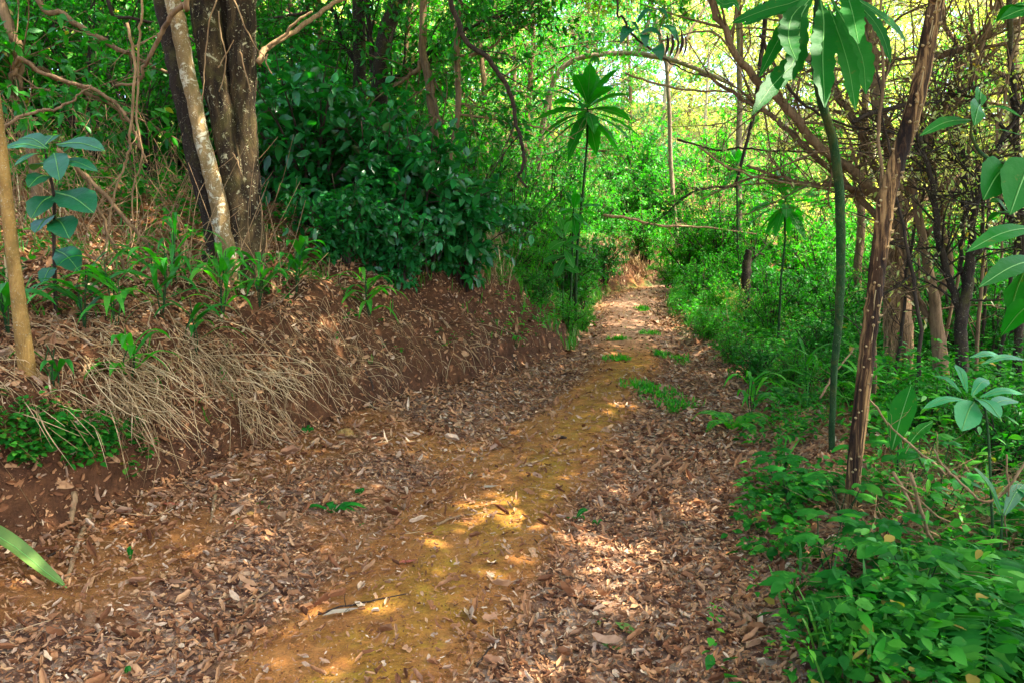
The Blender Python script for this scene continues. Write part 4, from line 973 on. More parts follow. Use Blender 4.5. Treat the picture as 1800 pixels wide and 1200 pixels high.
for px, Y, k, s in [(530, 11.2, 'mid', 1.25), (600, 11.8, 'bright', 1.3), (690, 13, 'mid', 1.4), (560, 12.5, 'mid', 1.1), (700, 11.2, 'mid', .95), (770, 10.4, 'midlow', 1.1), (820, 11.8, 'mid', .95), (740, 14, 'bright', 1.1), (640, 14.5, 'mid', 1.2), (860, 13.8, 'bright', 1.0), (920, 15, 'bright', 1.05), (800, 16.5, 'bright', 1.3), (905, 12.5, 'mid', .7), (965, 16.5, 'mid', 1.05)]:
    put(B[k], px, Y, 'mid-green shrub on the slope between the glossy shrubs and the slender rosette tree', 'shrub', g, s)
g = 'trees behind the forked trunk and the hooked branch'
for px, Y, k, s in [(580, 15, 'mid', .9), (720, 16, 'bright', .9), (850, 17.5, 'mid', .9), (930, 19, 'bright', .95), (540, 19, 'mid', 1.05), (640, 21, 'bright', 1.1), (730, 19, 'bright', .95), (820, 21, 'mid', 1.0), (900, 23, 'bright', 1.05), (700, 27, 'mid', 1.2), (860, 29, 'bright', 1.2), (960, 27, 'teal', 1.0), (560, 28, 'mid', 1.25)]:
    put(TRE[k], px, Y, 'green tree in the background between the forked trunk and the arching pale trunk', 'tree', g, s)
# vegetation along the bend
for px, Y, k, s, lab in [(905, 10.6, 'brightlow', .62, 'low bright shrub where the dark bank meets the greenery'), (955, 11.2, 'brightlow', .8, 'low bright shrub left of the leafy sapling'),
                         (1000, 12.2, 'midlow', .9, 'low green shrub at the base of the slender rosette tree'), (1018, 13.0, 'brightlow', .7, 'bright shrub leaning over the left edge of the bend'),
                         (1024, 15.2, 'midlow', .8, 'low shrub beyond the slender rosette tree along the left track edge'), (985, 14.4, 'bright', .8, 'taller bright shrub behind the slender rosette tree'),
                         (1060, 19.0, 'midlow', 1.0, 'low green shrub just above the far bend of the track'), (945, 9.9, 'midlow', .45, 'tiny green shrub clinging to the end of the dark bank'),
                         (1000, 10.4, 'brightlow', .45, 'small bright shrub touching the left track edge'), (1022, 11.6, 'brightlow', .42, 'small bright shrub under the leafy sapling by the track')]:
    put(B[k], px, Y, lab, 'shrub', None, s)
g = 'shrubs on the bank behind the bend'
for px, Y, k, s in [(1050, 24, 'mid', 1.0), (1095, 25.5, 'bright', 1.1), (1150, 25, 'mid', .95), (1200, 26, 'bright', 1.1), (1080, 28, 'bright', 1.4), (1170, 29, 'teal', 1.3), (1070, 22.9, 'midlow', .9), (1115, 23.4, 'midlow', 1.0), (1160, 23.2, 'brightlow', .9), (1205, 22.6, 'brightlow', 1.0), (1125, 26.5, 'mid', 1.3), (1020, 23, 'bright', 1.0)]:
    put(B[k], px, Y, 'green shrub crowning the brown grassy bank behind the bend', 'shrub', g, s)
# right of the bend
for px, Y, k, s, lab in [(1232, 16.5, 'brightlow', .8, 'bright low shrub on the inner side of the bend'), (1235, 14.5, 'brightlow', .85, 'bright low shrub left of the dark broken trunk'),
                         (1262, 12.6, 'brightlow', .65, 'small bright shrub on the verge in front of the dark broken trunk'), (1180, 19.8, 'brightlow', 1.0, 'low bright shrub hiding the far end of the track'), (1308, 14.2, 'bright', .7, 'bright shrub just behind the dark broken trunk'), (1240, 18.5, 'bright', .95, 'tall bright shrub in the sunlit gap right of the bend'),
                         (1290, 16, 'brightlow', 1.1, 'rounded bright shrub beneath the pale straight trunk'), (1345, 13.0, 'midlow', .9, 'green shrub right of the dark broken trunk'),
                         (1405, 11.5, 'midlow', .85, 'green shrub behind the thin-stemmed rosette plant'), (1440, 13.5, 'bright', .75, 'bright shrub behind the tall green stem'),
                         (1500, 10.2, 'midlow', .9, 'green shrub behind the thorny trunk'), (1330, 10.4, 'brightlow', .5, 'small bright shrub on the verge left of the thin-stemmed rosette plant'),
                         (1300, 11.2, 'yellow', .28, 'tawny yellow shrub on the sunny verge'), (1660, 9.2, 'midlow', .9, 'green shrub behind the forked shrubs'), (1760, 8.6, 'midlow', .9, 'green shrub near the right edge behind the pole-like tree'),
                         (1590, 9.4, 'midlow', .8, 'green shrub at the foot of the shaggy scrub tree'), (1840, 7.6, 'mid', .6, 'dark green shrub at the right edge of the picture')]:
    put(B[k], px, Y, lab, 'shrub', None, s)
for px, Y, k, s, lab in [(1335, 7.6, 'midlow', .42, 'knee-high green shrub on the verge left of the tall green stem'), (1400, 7.0, 'brightlow', .42, 'knee-high bright shrub on the verge close to the tall green stem'),
                         (1440, 8.0, 'midlow', .55, 'waist-high green shrub behind the tall green stem'), (1500, 6.3, 'midlow', .45, 'knee-high green shrub between the tall green stem and the thorny trunk'),
                         (1295, 8.6, 'brightlow', .42, 'knee-high bright shrub pressing onto the right track edge'), (1560, 6.0, 'brightlow', .4, 'knee-high bright shrub just right of the thorny trunk'),
                         (1640, 5.2, 'midlow', .45, 'knee-high green shrub at the feet of the forked shrubs'), (1740, 5.0, 'brightlow', .45, 'knee-high bright shrub behind the blue-green seedling'),
                         (1800, 4.4, 'midlow', .5, 'knee-high green shrub at the right edge behind the canes'), (1360, 9.6, 'bright', .5, 'chest-high bright shrub behind the thin-stemmed rosette plant'),
                         (1250, 10.4, 'brightlow', .42, 'small bright shrub at the right track edge before the bend'), (1470, 9.4, 'bright', .5, 'chest-high bright shrub seen past the tall green stem')]:
    put(B[k], px, Y, lab, 'shrub', None, s)
g = 'green shrubs walling the gap'
for px, Y, k, s in [(1130, 21.8, 'bright', 1.0), (1215, 18.8, 'bright', 1.15), (1265, 17.6, 'bright', 1.2), (1330, 17.0, 'bright', 1.15), (1190, 24.5, 'bright', 1.4), (1290, 21, 'mid', 1.4), (1400, 15.5, 'bright', 1.1), (1470, 16.5, 'bright', 1.25), (1120, 27, 'bright', 1.6), (1250, 27, 'bright', 1.7), (1370, 26, 'bright', 1.7)]:
    put(B[k], px, Y, 'tall bright green shrub in the leafy wall right of and behind the bend', 'shrub', g, s)
g = 'green shrubs in the thicket at right'
for px, Y, k, s in [(1600, 8.0, 'mid', .55), (1680, 8.4, 'mid', .6), (1750, 7.4, 'mid', .5), (1720, 9.6, 'bright', .8), (1630, 10.6, 'mid', .9), (1810, 9.0, 'mid', .8), (1550, 11.6, 'bright', .8), (1780, 10.8, 'bright', 1.0)]:
    put(B[k], px, Y, 'green shrub among the bare stems of the thicket at right', 'shrub', g, s)
g = 'sunlit shrubs in the bright gap'
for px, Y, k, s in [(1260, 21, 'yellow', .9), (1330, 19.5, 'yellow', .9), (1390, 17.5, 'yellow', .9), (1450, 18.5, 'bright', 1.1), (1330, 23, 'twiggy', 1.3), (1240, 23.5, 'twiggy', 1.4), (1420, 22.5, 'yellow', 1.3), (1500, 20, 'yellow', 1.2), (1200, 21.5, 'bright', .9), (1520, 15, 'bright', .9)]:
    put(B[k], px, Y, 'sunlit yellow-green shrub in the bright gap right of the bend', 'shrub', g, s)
g = 'sunlit shrubs behind the scrub tree'
for px, Y, k, s in [(1580, 13.5, 'bright', 1.0), (1650, 14.5, 'yellow', 1.1), (1720, 13, 'bright', 1.0), (1790, 13.5, 'yellow', 1.1), (1860, 12, 'mid', 1.0), (1610, 18, 'yellow', 1.3), (1700, 18.5, 'twiggy', 1.3), (1780, 18, 'yellow', 1.4), (1860, 16, 'bright', 1.2)]:
    put(B[k], px, Y, 'sunlit shrub seen through the bare branches behind the shaggy scrub tree', 'shrub', g, s)
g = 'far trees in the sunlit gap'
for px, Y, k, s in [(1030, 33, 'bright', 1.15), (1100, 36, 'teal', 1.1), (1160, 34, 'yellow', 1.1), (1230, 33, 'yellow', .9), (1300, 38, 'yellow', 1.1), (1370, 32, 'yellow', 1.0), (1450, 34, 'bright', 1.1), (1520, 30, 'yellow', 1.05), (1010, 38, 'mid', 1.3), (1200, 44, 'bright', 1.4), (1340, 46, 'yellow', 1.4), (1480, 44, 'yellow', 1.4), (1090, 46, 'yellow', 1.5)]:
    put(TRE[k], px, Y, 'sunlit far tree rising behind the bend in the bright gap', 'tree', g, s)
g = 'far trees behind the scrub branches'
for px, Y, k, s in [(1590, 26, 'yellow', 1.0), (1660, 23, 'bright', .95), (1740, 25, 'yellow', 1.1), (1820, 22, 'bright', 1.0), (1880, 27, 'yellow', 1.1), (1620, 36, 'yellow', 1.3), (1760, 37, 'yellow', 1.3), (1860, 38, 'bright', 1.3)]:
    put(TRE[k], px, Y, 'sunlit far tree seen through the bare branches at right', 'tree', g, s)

# leafy boughs that hang into the top of the picture from trees beyond
def bough(px, py, Y, dx, n, lab, mat, seed, L=.075, per=9):
    o = W(px, py, Y); r = np.random.default_rng(seed); bm = MB(); lm = MB()
    t = thing('leafy_bough', o, lab, 'branch')
    c = tube(bm, [o + np.array([-dx * .5, .5, 2.2]), o + np.array([-dx * .3, .2, 1.0]), o], [.03, .024, .017], 6, per=5, wob=.04, seed=seed + 50)
    c = tube(bm, [o, o + np.array([dx * .5, r.uniform(-.2, .2), -.05]), o + np.array([dx, r.uniform(-.3, .3), -.42])], [.016, .011, .004], 6, per=6, wob=.05, seed=seed)
    e = twigs(bm, c, n, .45, .005, seed, up=-.05, sub=3); twig_leaves(lm, e, per, L, seed=seed)
    bm.build('branch', M['dtwig'], t, o); lm.build('foliage', M[mat], t, o)
bough(1075, -30, 9.0, -1.3, 26, 'feathery dark bough drooping at the top centre left of the arching trunk', 'herb', 1, .05, 10)
bough(640, -40, 8.5, 1.2, 20, 'leafy bough hanging over the forked trunk at the top', 'mid', 2)
bough(150, -40, 6.8, -1.2, 20, 'leafy bough in the top left corner above the dark dead bough', 'mid', 3)
bough(540, 20, 9.2, -.9, 22, 'leafy bough behind the right stem of the multi-stemmed tree', 'mid', 4)
bough(200, 30, 7.6, .9, 20, 'leafy bough just left of the multi-stemmed tree at the top', 'herb', 5)
bough(930, 20, 12.0, -1.5, 24, 'bright leafy bough between the hooked branch and the drooping bough', 'bright', 6)
bough(1240, -40, 11.0, 1.2, 22, 'sunlit leafy bough behind the diagonal scrub branch', 'yellow', 7)
bough(1180, -30, 13.0, -1.6, 26, 'tawny leafy bough hanging over the arching trunk', 'yellow', 9)
bough(1330, -20, 14.0, -1.8, 26, 'green leafy bough hanging over the bright gap', 'bright', 10)
bough(1020, -20, 14.5, 1.6, 24, 'green leafy bough above the slender rosette tree', 'bright', 11)
bough(1290, 330, 9.5, -.9, 12, 'dark fine-leaved spray reaching into the gap above the bend', 'herb', 8, .04, 9)

# ------------------------------------------------------------------ ground cover, grass and straw: uncountable, one mass each
def herb_field(mb, x, y, hgt, nleaf, L, asp=.55, tmp=T_LEAF, m=0, spread=.5, tubes=False, zoff=0):
    n = len(x)
    if n == 0: return
    z = H(x, y); k = nleaf
    h = hgt * rng.uniform(.5, 1.25, n)
    lean = rng.normal(0, .25, (n, 2))
    f = rng.uniform(.25, 1.0, (n, k)) ** .8
    az = rng.uniform(0, 2 * np.pi, (n, k)); el = rng.uniform(-.3, .6, (n, k))
    P = np.stack([x[:, None] + lean[:, :1] * h[:, None] * f, y[:, None] + lean[:, 1:] * h[:, None] * f, z[:, None] + zoff + h[:, None] * f], -1).reshape(-1, 3)
    D = np.stack([np.cos(az) * np.cos(el), np.sin(az) * np.cos(el), np.sin(el)], -1).reshape(-1, 3)
    Ls = (L * rng.uniform(.55, 1.25, (n, k)) * (1.15 - .4 * f)).reshape(-1)
    P = P + D * (Ls * .25)[:, None]
    leaves(mb, P, D, np.array([0, 0, 1]) + rng.normal(size=(n * k, 3)) * .35, Ls, Ls * asp * rng.uniform(.8, 1.2, n * k), tmp, m, droop=rng.uniform(.1, .4, n * k))

def clumps(n, x0, x1, y0, y1, fn, thr=-9, sc=1.2, seed=0):
    x = rng.uniform(x0, x1, n); y = rng.uniform(y0, y1, n)
    free = np.ones(n, bool)
    for c_ in CLEAR:                                                # bare leaf litter round the two trunk feet
        t_ = np.clip((c_[0] - x) * c_[0] + (c_[1] - y) * c_[1], 0, None) / (c_ @ c_) ; t_ = np.minimum(t_, .6 / np.linalg.norm(c_))
        free &= np.hypot(x - c_[0] * (1 - t_), y - c_[1] * (1 - t_)) > .17
    k = free & fn(x, y) & (fbm(x * sc, y * sc, 3, seed) > thr + rng.normal(0, .12, n))
    return x[k], y[k]
dR = lambda x, y: upath(x, y) - eR(y)
dL = lambda x, y: -upath(x, y) - eL(y)

vb = MB()   # right verge
x, y = clumps(2600, .2, 3.6, 1.9, 4.6, lambda x, y: dR(x, y) > -.22 + .45 * rng.random(len(x)), .0, 1.3, 3)
herb_field(vb, x, y, .17, 9, .062, .62, T_OVAL)
x, y = clumps(900, .2, 3.4, 1.9, 3.6, lambda x, y: dR(x, y) > .35, -.02, 1.3, 4)
herb_field(vb, x, y, .30, 9, .078, .60, T_OVAL)
x, y = clumps(5200, 1.0, 6.5, 4.4, 9.5, lambda x, y: dR(x, y) > -.15 + .4 * rng.random(len(x)), -.16, 1.1, 5)
herb_field(vb, x, y, .24, 9, .06, .55, T_LEAF)
x, y = clumps(1500, 1.5, 6.5, 4.4, 9.5, lambda x, y: dR(x, y) > .7, -.1, 1.1, 6)
herb_field(vb, x, y, .55, 10, .075, .5, T_LEAF)
tag(vb.build('ground_cover', M['herb']), 'leafy green ground cover spreading over the right verge', 'ground cover', kind='stuff')
vb = MB()   # finer, lighter plants growing through it
x, y = clumps(1500, .2, 4.5, 1.9, 6.5, lambda x, y: dR(x, y) > -.1 + .5 * rng.random(len(x)), -.1, 1.7, 33)
herb_field(vb, x, y, .26, 14, .034, .5, T_LEAF)
x, y = clumps(420, .4, 4.5, 1.9, 6.5, lambda x, y: dR(x, y) > .3, .0, 1.0, 34)
herb_field(vb, x, y, .42, 8, .10, .26, T_LONG)
tag(vb.build('ground_cover', M['bright']), 'small light green herbs mixed through the right verge', 'ground cover', kind='stuff')
vb = MB()   # bright verge at the bend, both sides
x, y = clumps(9000, 1.2, 9, 8.5, 22, lambda x, y: dR(x, y) > .08, -.5, .9, 7)
herb_field(vb, x, y, .30, 9, .065, .5, T_LEAF)
x, y = clumps(3800, -2.5, 2.2, 8.2, 20, lambda x, y: (dL(x, y) > .08) & (dL(x, y) < 2.2 + 0 * x) & (y > 8.2 + 1.2 * dL(x, y)), -.4, .9, 8)
herb_field(vb, x, y, .24, 9, .06, .5, T_LEAF)
x, y = clumps(9000, -14, 14, 21, 36, lambda x, y: dL(x, y) > .6, -.5, .6, 9)
herb_field(vb, x, y, .5, 8, .09, .5, T_LEAF)
x, y = clumps(3500, .5, 9, 18.5, 28, lambda x, y: dL(x, y) > .75, -.8, .6, 19)
herb_field(vb, x, y, .45, 9, .08, .5, T_LEAF)
x, y = clumps(7500, 3, 22, 9, 34, lambda x, y: dR(x, y) > 1.5, -.3, .6, 10)
herb_field(vb, x, y, .45, 8, .09, .5, T_LEAF)
tag(vb.build('undergrowth', M['bright']), 'bright green undergrowth lining both sides of the bend', 'undergrowth', kind='stuff')
vb = MB()   # shady left slope
x, y = clumps(4200, -9, 0, 6.5, 16, lambda x, y: dL(x, y) > 1.3, .02, .8, 11)
herb_field(vb, x, y, .35, 8, .085, .5, T_LEAF)
x, y = clumps(1500, -5.5, -1.0, 3.2, 8.5, lambda x, y: dL(x, y) > .45, .08, 1.3, 12)
herb_field(vb, x, y, .16, 7, .06, .55, T_LEAF)
x, y = clumps(700, -3.4, .6, 3.2, 10.0, lambda x, y: (dL(x, y) > .02) & (dL(x, y) < 1.0), .1, 2.0, 13)
herb_field(vb, x, y, .08, 7, .045, .6, T_LEAF)
n = 230; a = rng.random(n)                                           # the dark trailing patch at the lower left
cpx = rng.normal(110, 70, n); cpy = 812 + rng.normal(0, 22, n) - .02 * (cpx - 110)
gg = np.array([G(min(260, max(-30, p)), q) for p, q in zip(cpx, cpy)])
herb_field(vb, gg[:, 0], gg[:, 1], .10, 8, .045, .62, T_OVAL, zoff=.07)
x, y = clumps(110, -2.6, 1.2, 2.2, 8, lambda x, y: (dL(x, y) < 0) & (np.abs(upath(x, y)) > .4), .2, 1.0, 15)
herb_field(vb, x, y, .03, 3, .025, .5, T_LEAF)
tag(vb.build('undergrowth', M['herb']), 'dark green low plants on the shaded left slope and bank', 'undergrowth', kind='stuff')

def grass_field(mb, x, y, hgt, nb, w, lean=.5, droop=.5, m=0, zoff=0):
    n = len(x)
    if n == 0: return
    z = H(x, y); az = rng.uniform(0, 2 * np.pi, (n, nb)); tl = rng.uniform(.1, lean, (n, nb))
    D = np.stack([np.cos(az) * np.sin(tl), np.sin(az) * np.sin(tl), np.cos(tl)], -1).reshape(-1, 3)
    P = np.repeat(np.stack([x, y, z - .01 + zoff], -1), nb, 0) + rng.normal(0, .02, (n * nb, 3)) * np.array([1, 1, 0])
    L = hgt * rng.uniform(.5, 1.2, n * nb)
    leaves(mb, P, D, np.stack([np.cos(az), np.sin(az), 0 * az + .3], -1).reshape(-1, 3), L, w * rng.uniform(.7, 1.2, n * nb), T_LONG, m, droop=rng.uniform(.1, droop, n * nb))
gm = MB()
x, y = clumps(2600, .8, 5, 6.5, 19, lambda x, y: (dR(x, y) > .02) & (dR(x, y) < .8), -.3, 1, 16)
grass_field(gm, x, y, .26, 6, .012)
x, y = clumps(1500, -1.2, 2.2, 8.6, 19, lambda x, y: (dL(x, y) > -.1) & (dL(x, y) < .9), -.3, 1, 17)
grass_field(gm, x, y, .30, 6, .011)
x, y = clumps(500, .9, 3.2, 2.2, 6.5, lambda x, y: dR(x, y) > .15, 0, 1, 18)
grass_field(gm, x, y, .28, 5, .012, .7)
x, y = clumps(500, -4.5, -1.4, 3.6, 8.5, lambda x, y: dL(x, y) > .45, .1, 1, 19)
grass_field(gm, x, y, .22, 5, .010, .8)
x, y = clumps(900, -3.4, 1.2, 4.5, 10.5, lambda x, y: (dL(x, y) > .05) & (dL(x, y) < 1.6), .14, 1.6, 41)
grass_field(gm, x, y, .16, 5, .009, .9)
x, y = clumps(420, 0, 4, 9.0, 18, lambda x, y: (np.abs(upath(x, y)) < .55), .18, 1.2, 20)
grass_field(gm, x, y, .05, 7, .006, .9)
tag(gm.build('grass', M['grass']), 'green grass blades along the verges and the grassy bend', 'grass', kind='stuff')
# grass tufts on the track, each a thing
for (px, py, wd, n, lab) in [(1150, 685, 90, 36, 'grass tuft strip on the right side of the track in mid distance'), (1185, 712, 60, 22, 'short grass tuft on the track nearer than the grass strip'), (1175, 627, 60, 22, 'grass tuft at the right edge of the track before the bend'),
                             (1085, 632, 40, 14, 'grass patch at the left edge of the track before the bend'), (1125, 545, 34, 16, 'small grass tuft in the middle of the far track'), (1085, 598, 24, 12, 'grass tuft on the left wheel track before the bend'), (1140, 588, 30, 10, 'faint grass tuft on the right wheel track before the bend')]:
    c0 = G(px, py); mb = MB()
    w = wd * .5 * c0[1] / FPX
    xx = c0[0] + rng.normal(0, w * .55, n); yy = c0[1] + rng.normal(0, w * .6, n) - (xx - c0[0]) * .4
    grass_field(mb, np.repeat(xx, 2) + rng.normal(0, .03, 2 * n), np.repeat(yy, 2) + rng.normal(0, .05, 2 * n), .085, 12, .010, 1.1, .6, zoff=.012)
    tag(mb.build('grass_tuft', M['bright'], None, c0), lab, 'grass tuft')
c0 = G(585, 902); mb = MB()
for k in range(16):
    a = rng.uniform(-.5, 3.6); l = rng.uniform(.10, .2); d = np.array([math.cos(a), math.sin(a) * .6, .3])
    blade(mb, [c0, c0 + d * l * .5 + np.array([0, 0, .02]), c0 + d * l * np.array([1, 1, .3]) + np.array([0, 0, .005])], .022, (0, -.2, 1))
tag(mb.build('grass_tuft', M['big'], None, c0), 'flat bright green leafy tuft on the track left of the moss', 'grass tuft')

# long-bladed plants along the left bank, each a thing
def blade_plant(px, py, Hh, n, w, lab, mat='mid', seed=0, Y=None):
    if px < 900: Hh *= 1.45; w *= 1.3; n = int(n * 1.35)
    r = np.random.default_rng(900 + seed); b = G(px, py) if Y is None else GX(px, Y); mb = MB(); st = MB()
    t = thing('long_leaved_plant', b, lab, 'plant', 'long-leaved plants on the left bank' if px < 900 else None)
    for s in range(3):
        a = r.uniform(0, 6.28); top = b + np.array([math.cos(a) * .12, math.sin(a) * .1, 1]) * Hh * r.uniform(.6, 1.0)
        c = tube(st, [b - np.array([0, 0, .03]), (b + top) / 2 + r.normal(0, .02, 3), top], [.005, .003], 5, per=4)
        for k in range(n // 3):
            p = c[int(r.uniform(.3, 1) * (len(c) - 1))]; az = r.uniform(0, 6.28); l = Hh * r.uniform(.55, .95)
            d = np.array([math.cos(az), math.sin(az), r.uniform(.2, .9)]); d /= np.linalg.norm(d)
            blade(mb, [p, p + d * l * .45 + np.array([0, 0, .02]), p + d * l * .8 - np.array([0, 0, l * .15]), p + d * l - np.array([0, 0, l * .42])], w * r.uniform(.7, 1.1), np.array([0, 0, 1]) + d * .01 + r.normal(0, .15, 3), 0, fold=.2, prof=([0, .12, .3, .6, 1], [.2, .6, 1, .8, .02]))
    st.build('stem', M['green_stem'], t, b); mb.build('leaves', M[mat], t, b)
for k, (px, py, h, n, w, lab) in enumerate([(228, 668, .24, 9, .04, 'drooping four-leaved bright plant hanging over the straw bank'), (345, 625, .26, 9, .032, 'long-leaved plant arching over the bank lip below the multi-stemmed tree'), (285, 560, .34, 12, .032, 'long-leaved plant left of the multi-stemmed tree base'),
                                     (390, 560, .36, 15, .035, 'long-leaved plant directly in front of the multi-stemmed tree'), (310, 500, .36, 12, .03, 'long-leaved plant in the sunlit leaves behind the bank'), (455, 540, .3, 12, .03, 'leafy grass plant at the foot of the right-hand stem'),
                                     (205, 580, .32, 12, .034, 'long-leaved plant right of the broad-leaved sapling'), (150, 580, .3, 12, .036, 'long-leaved plant at the foot of the broad-leaved sapling'), (100, 690, .2, 6, .035, 'single drooping plant on the straw below the yellow trunk'),
                                     (650, 560, .34, 15, .04, 'bright upright bladed plant under the glossy shrubs'), (520, 520, .3, 12, .05, 'light green plant in front of the glossy shrubs'), (15, 590, .3, 9, .05, 'dark bladed plant left of the yellow trunk'), (905, 610, .16, 8, .03, 'pale-tipped plant low on the dark bank')]):
    blade_plant(px, py, h, n, w, lab, 'mid' if k % 3 else 'bright', k)
for k, (px, Yv, h, lab) in enumerate([(1335, 5.9, .4, 'bladed plant left of the tall green stem on the verge'), (1545, 5.2, .45, 'bladed plant between the thorny trunk and the forked shrubs'), (1430, 6.6, .45, 'bladed plant behind the tall green stem on the verge'), (1215, 15.2, .5, 'bladed plant on the inner bend')]):
    blade_plant(px, 0, h, 15, .035, lab, 'bright', 40 + k, Yv)

# ferns
def fern(px, py, L, nf, lab, mat='herb', seed=0, Y=None):
    r = np.random.default_rng(700 + seed); b = G(px, py) if Y is None else GX(px, Y); mb = MB()
    for k in range(nf):
        az = k * 2.4 + r.uniform(-.3, .3); d = np.array([math.cos(az), math.sin(az), 0]); l = L * r.uniform(.7, 1.1)
        C = smooth_line([b, b + d * l * .35 + np.array([0, 0, l * .38]), b + d * l * .75 + np.array([0, 0, l * .40]), b + d * l + np.array([0, 0, l * .15])], 8)
        tube(mb, C[::3], [.003, .001], 4, per=1)
        T = nrm(np.gradient(C, axis=0)); S = np.array([-d[1], d[0], 0]); n = len(C)
        for sgn in (-1, 1):
            f = np.linspace(0, 1, n)[2:]; ll = l * .24 * np.sin(np.pi * (.12 + .86 * f)) + .004
            leaves(mb, C[2:], sgn * S[None] + T[2:] * .35, np.cross(T, S)[2:] * -1 + np.array([0, 0, .5]), ll, ll * .22 + .006, T_LEAF, 0, droop=.15)
    tag(mb.build('fern', M[mat], None, b), lab, 'fern')
fern(1290, 760, .30, 7, 'bright fern at the right track edge', 'bright', 1)
fern(1710, 1010, .5, 9, 'dark fern in the shade near the lower right corner', 'herb', 2, 2.75)
fern(1790, 1120, .5, 9, 'dark fern cut by the right edge near the corner', 'herb', 3, 2.5)
fern(1600, 1080, .32, 7, 'small fern among the lobed plants in the right foreground', 'herb', 4, 2.6)
fern(1395, 700, .3, 7, 'fern beside the tall green stem on the verge', 'mid', 5, 6.4)

# leafy foreground plants with lobed leaves, each a thing
def lobed_plant(px, Y, Hh, lab, n=5, L=.11, seed=0, mat='big'):
    r = np.random.default_rng(1200 + seed); b = GX(px, Y); t = thing('lobed_leaf_plant', b, lab, 'plant'); st = MB(); mb = MB()
    for k in range(n):
        az = k * 2.4 + r.uniform(-.4, .4); top = b + np.array([math.cos(az) * .4, math.sin(az) * .4, 1.0]) * Hh * r.uniform(.6, 1.1)
        tube(st, [b - np.array([0, 0, .03]), (b + top) / 2 + r.normal(0, .015, 3), top], [.004, .002], 5, per=4)
        d0 = np.array([math.cos(az), math.sin(az), -.1])
        for q, (da, ls) in enumerate([(0, 1), (.8, .8), (-.8, .8), (1.7, .55), (-1.7, .55)]):
            d = np.array([math.cos(az + da), math.sin(az + da), -.15]); l = L * ls * r.uniform(.85, 1.15)
            blade(mb, [top, top + d * l * .5 + np.array([0, 0, .008]), top + d * l], l * .48, (r.uniform(-.2, .2), -.2, 1), 0, edge=.05, fold=.10, per=5, prof=([0, .1, .3, .6, .85, 1], [.25, .6, .95, 1, .55, .02]))
    st.build('stem', M['green_stem'], t, b); mb.build('leaves', M[mat], t, b)
for k, (px, Y, h, lab) in enumerate([(1505, 3.55, .24, 'lobed-leaf plant at the foot of the thorny trunk'), (1420, 3.9, .22, 'lobed-leaf plant left of the thorny trunk foot'), (1500, 2.95, .26, 'lobed-leaf plant in the middle of the right foreground'), (1575, 3.1, .26, 'lobed-leaf plant in front of the dead sticks'),
                                 (1450, 2.7, .18, 'lobed-leaf plant low beside the track at lower right'), (1560, 2.6, .22, 'lobed-leaf plant near the bottom edge at right'), (1660, 2.7, .26, 'lobed-leaf plant right of the dead sticks at the bottom'), (1380, 4.4, .2, 'lobed-leaf plant on the leaf litter beside the verge'),
                                 (1620, 4.0, .34, 'lobed-leaf plant behind the dead sticks'), (1690, 3.6, .34, 'lobed-leaf plant beneath the blue-green seedling')]):
    lobed_plant(px, Y, h, lab, 5, .105, k, 'big' if k % 2 else 'herb')

# ------------------------------------------------------------------ dry straw and roots
sb = MB()
def straw(n, px0, px1, py0, py1, ymul, L, r0=.0022, down=.8, out=.5):
    for k in range(n):
        px = rng.uniform(px0, px1); py = rng.uniform(py0, py1) + ymul * (px - px0)
        if fbm(px * .018, py * .018, 3, 61) < rng.uniform(-.35, .25): continue
        p = G(px, py); l = L * rng.uniform(.35, 1.3) * (.75 + .5 * float(vnoise(px * .03, 3.3, 8)))
        q = p + np.array([(rng.normal(.18, .55) + .9 * float(fbm(px * .012, py * .02, 2, 19))) * l, -out * l * rng.uniform(.1, 1.2), -down * l * rng.uniform(.35, 1.1)])
        q[2] = max(q[2], H(q[0], q[1]) + rng.uniform(.005, .05))
        mid = (p + q) / 2 + rng.normal(0, .13, 3) * l + np.array([0, -.05 * l, .14 * l]); mid[2] = max(mid[2], H(mid[0], mid[1]) + .012)
        tube(sb, [p + np.array([0, 0, .01]), mid, q], [r0 * rng.uniform(.7, 1.5), r0 * .9, r0 * .4], 3, per=3)
straw(760, 170, 540, 605, 730, .06, .42, .0026)
straw(300, 300, 720, 620, 720, .02, .22, .0018)
straw(320, 480, 960, 530, 640, .05, .28, .002, .5, .5)
straw(420, 0, 620, 560, 720, 0, .26, .0022, .15, .25)
straw(300, -10, 250, 620, 740, 0, .30, .0024)
straw(90, 520, 640, 560, 680, 0, .26, .0018)
straw(90, 640, 1000, 540, 640, .08, .22, .0016)
straw(130, 100, 420, 430, 600, 0, .35, .0024, .3, .8)
for k in range(420):                                                 # litter twigs lying anywhere
    y = rng.uniform(2.1, 9); x = xc(y) + rng.uniform(-3.6, 2.2); a = rng.uniform(0, 6.28); l = rng.uniform(.04, .22)
    if abs(upath(x, y)) < .4 and k % 4: continue
    e = np.array([x + math.cos(a) * l, y + math.sin(a) * l]); m_ = np.array([(x + e[0]) / 2 + rng.normal(0, .015), (y + e[1]) / 2 + rng.normal(0, .015)])
    tube(sb, [np.array([q[0], q[1], H(q[0], q[1]) + .02]) for q in ((x, y), m_, e)], [.0018, .002, .001], 3, per=3)
tag(sb.build('dry_straw', M['straw']), 'dry straw and root fibres hanging down the bank and littering the track', 'straw', kind='stuff')
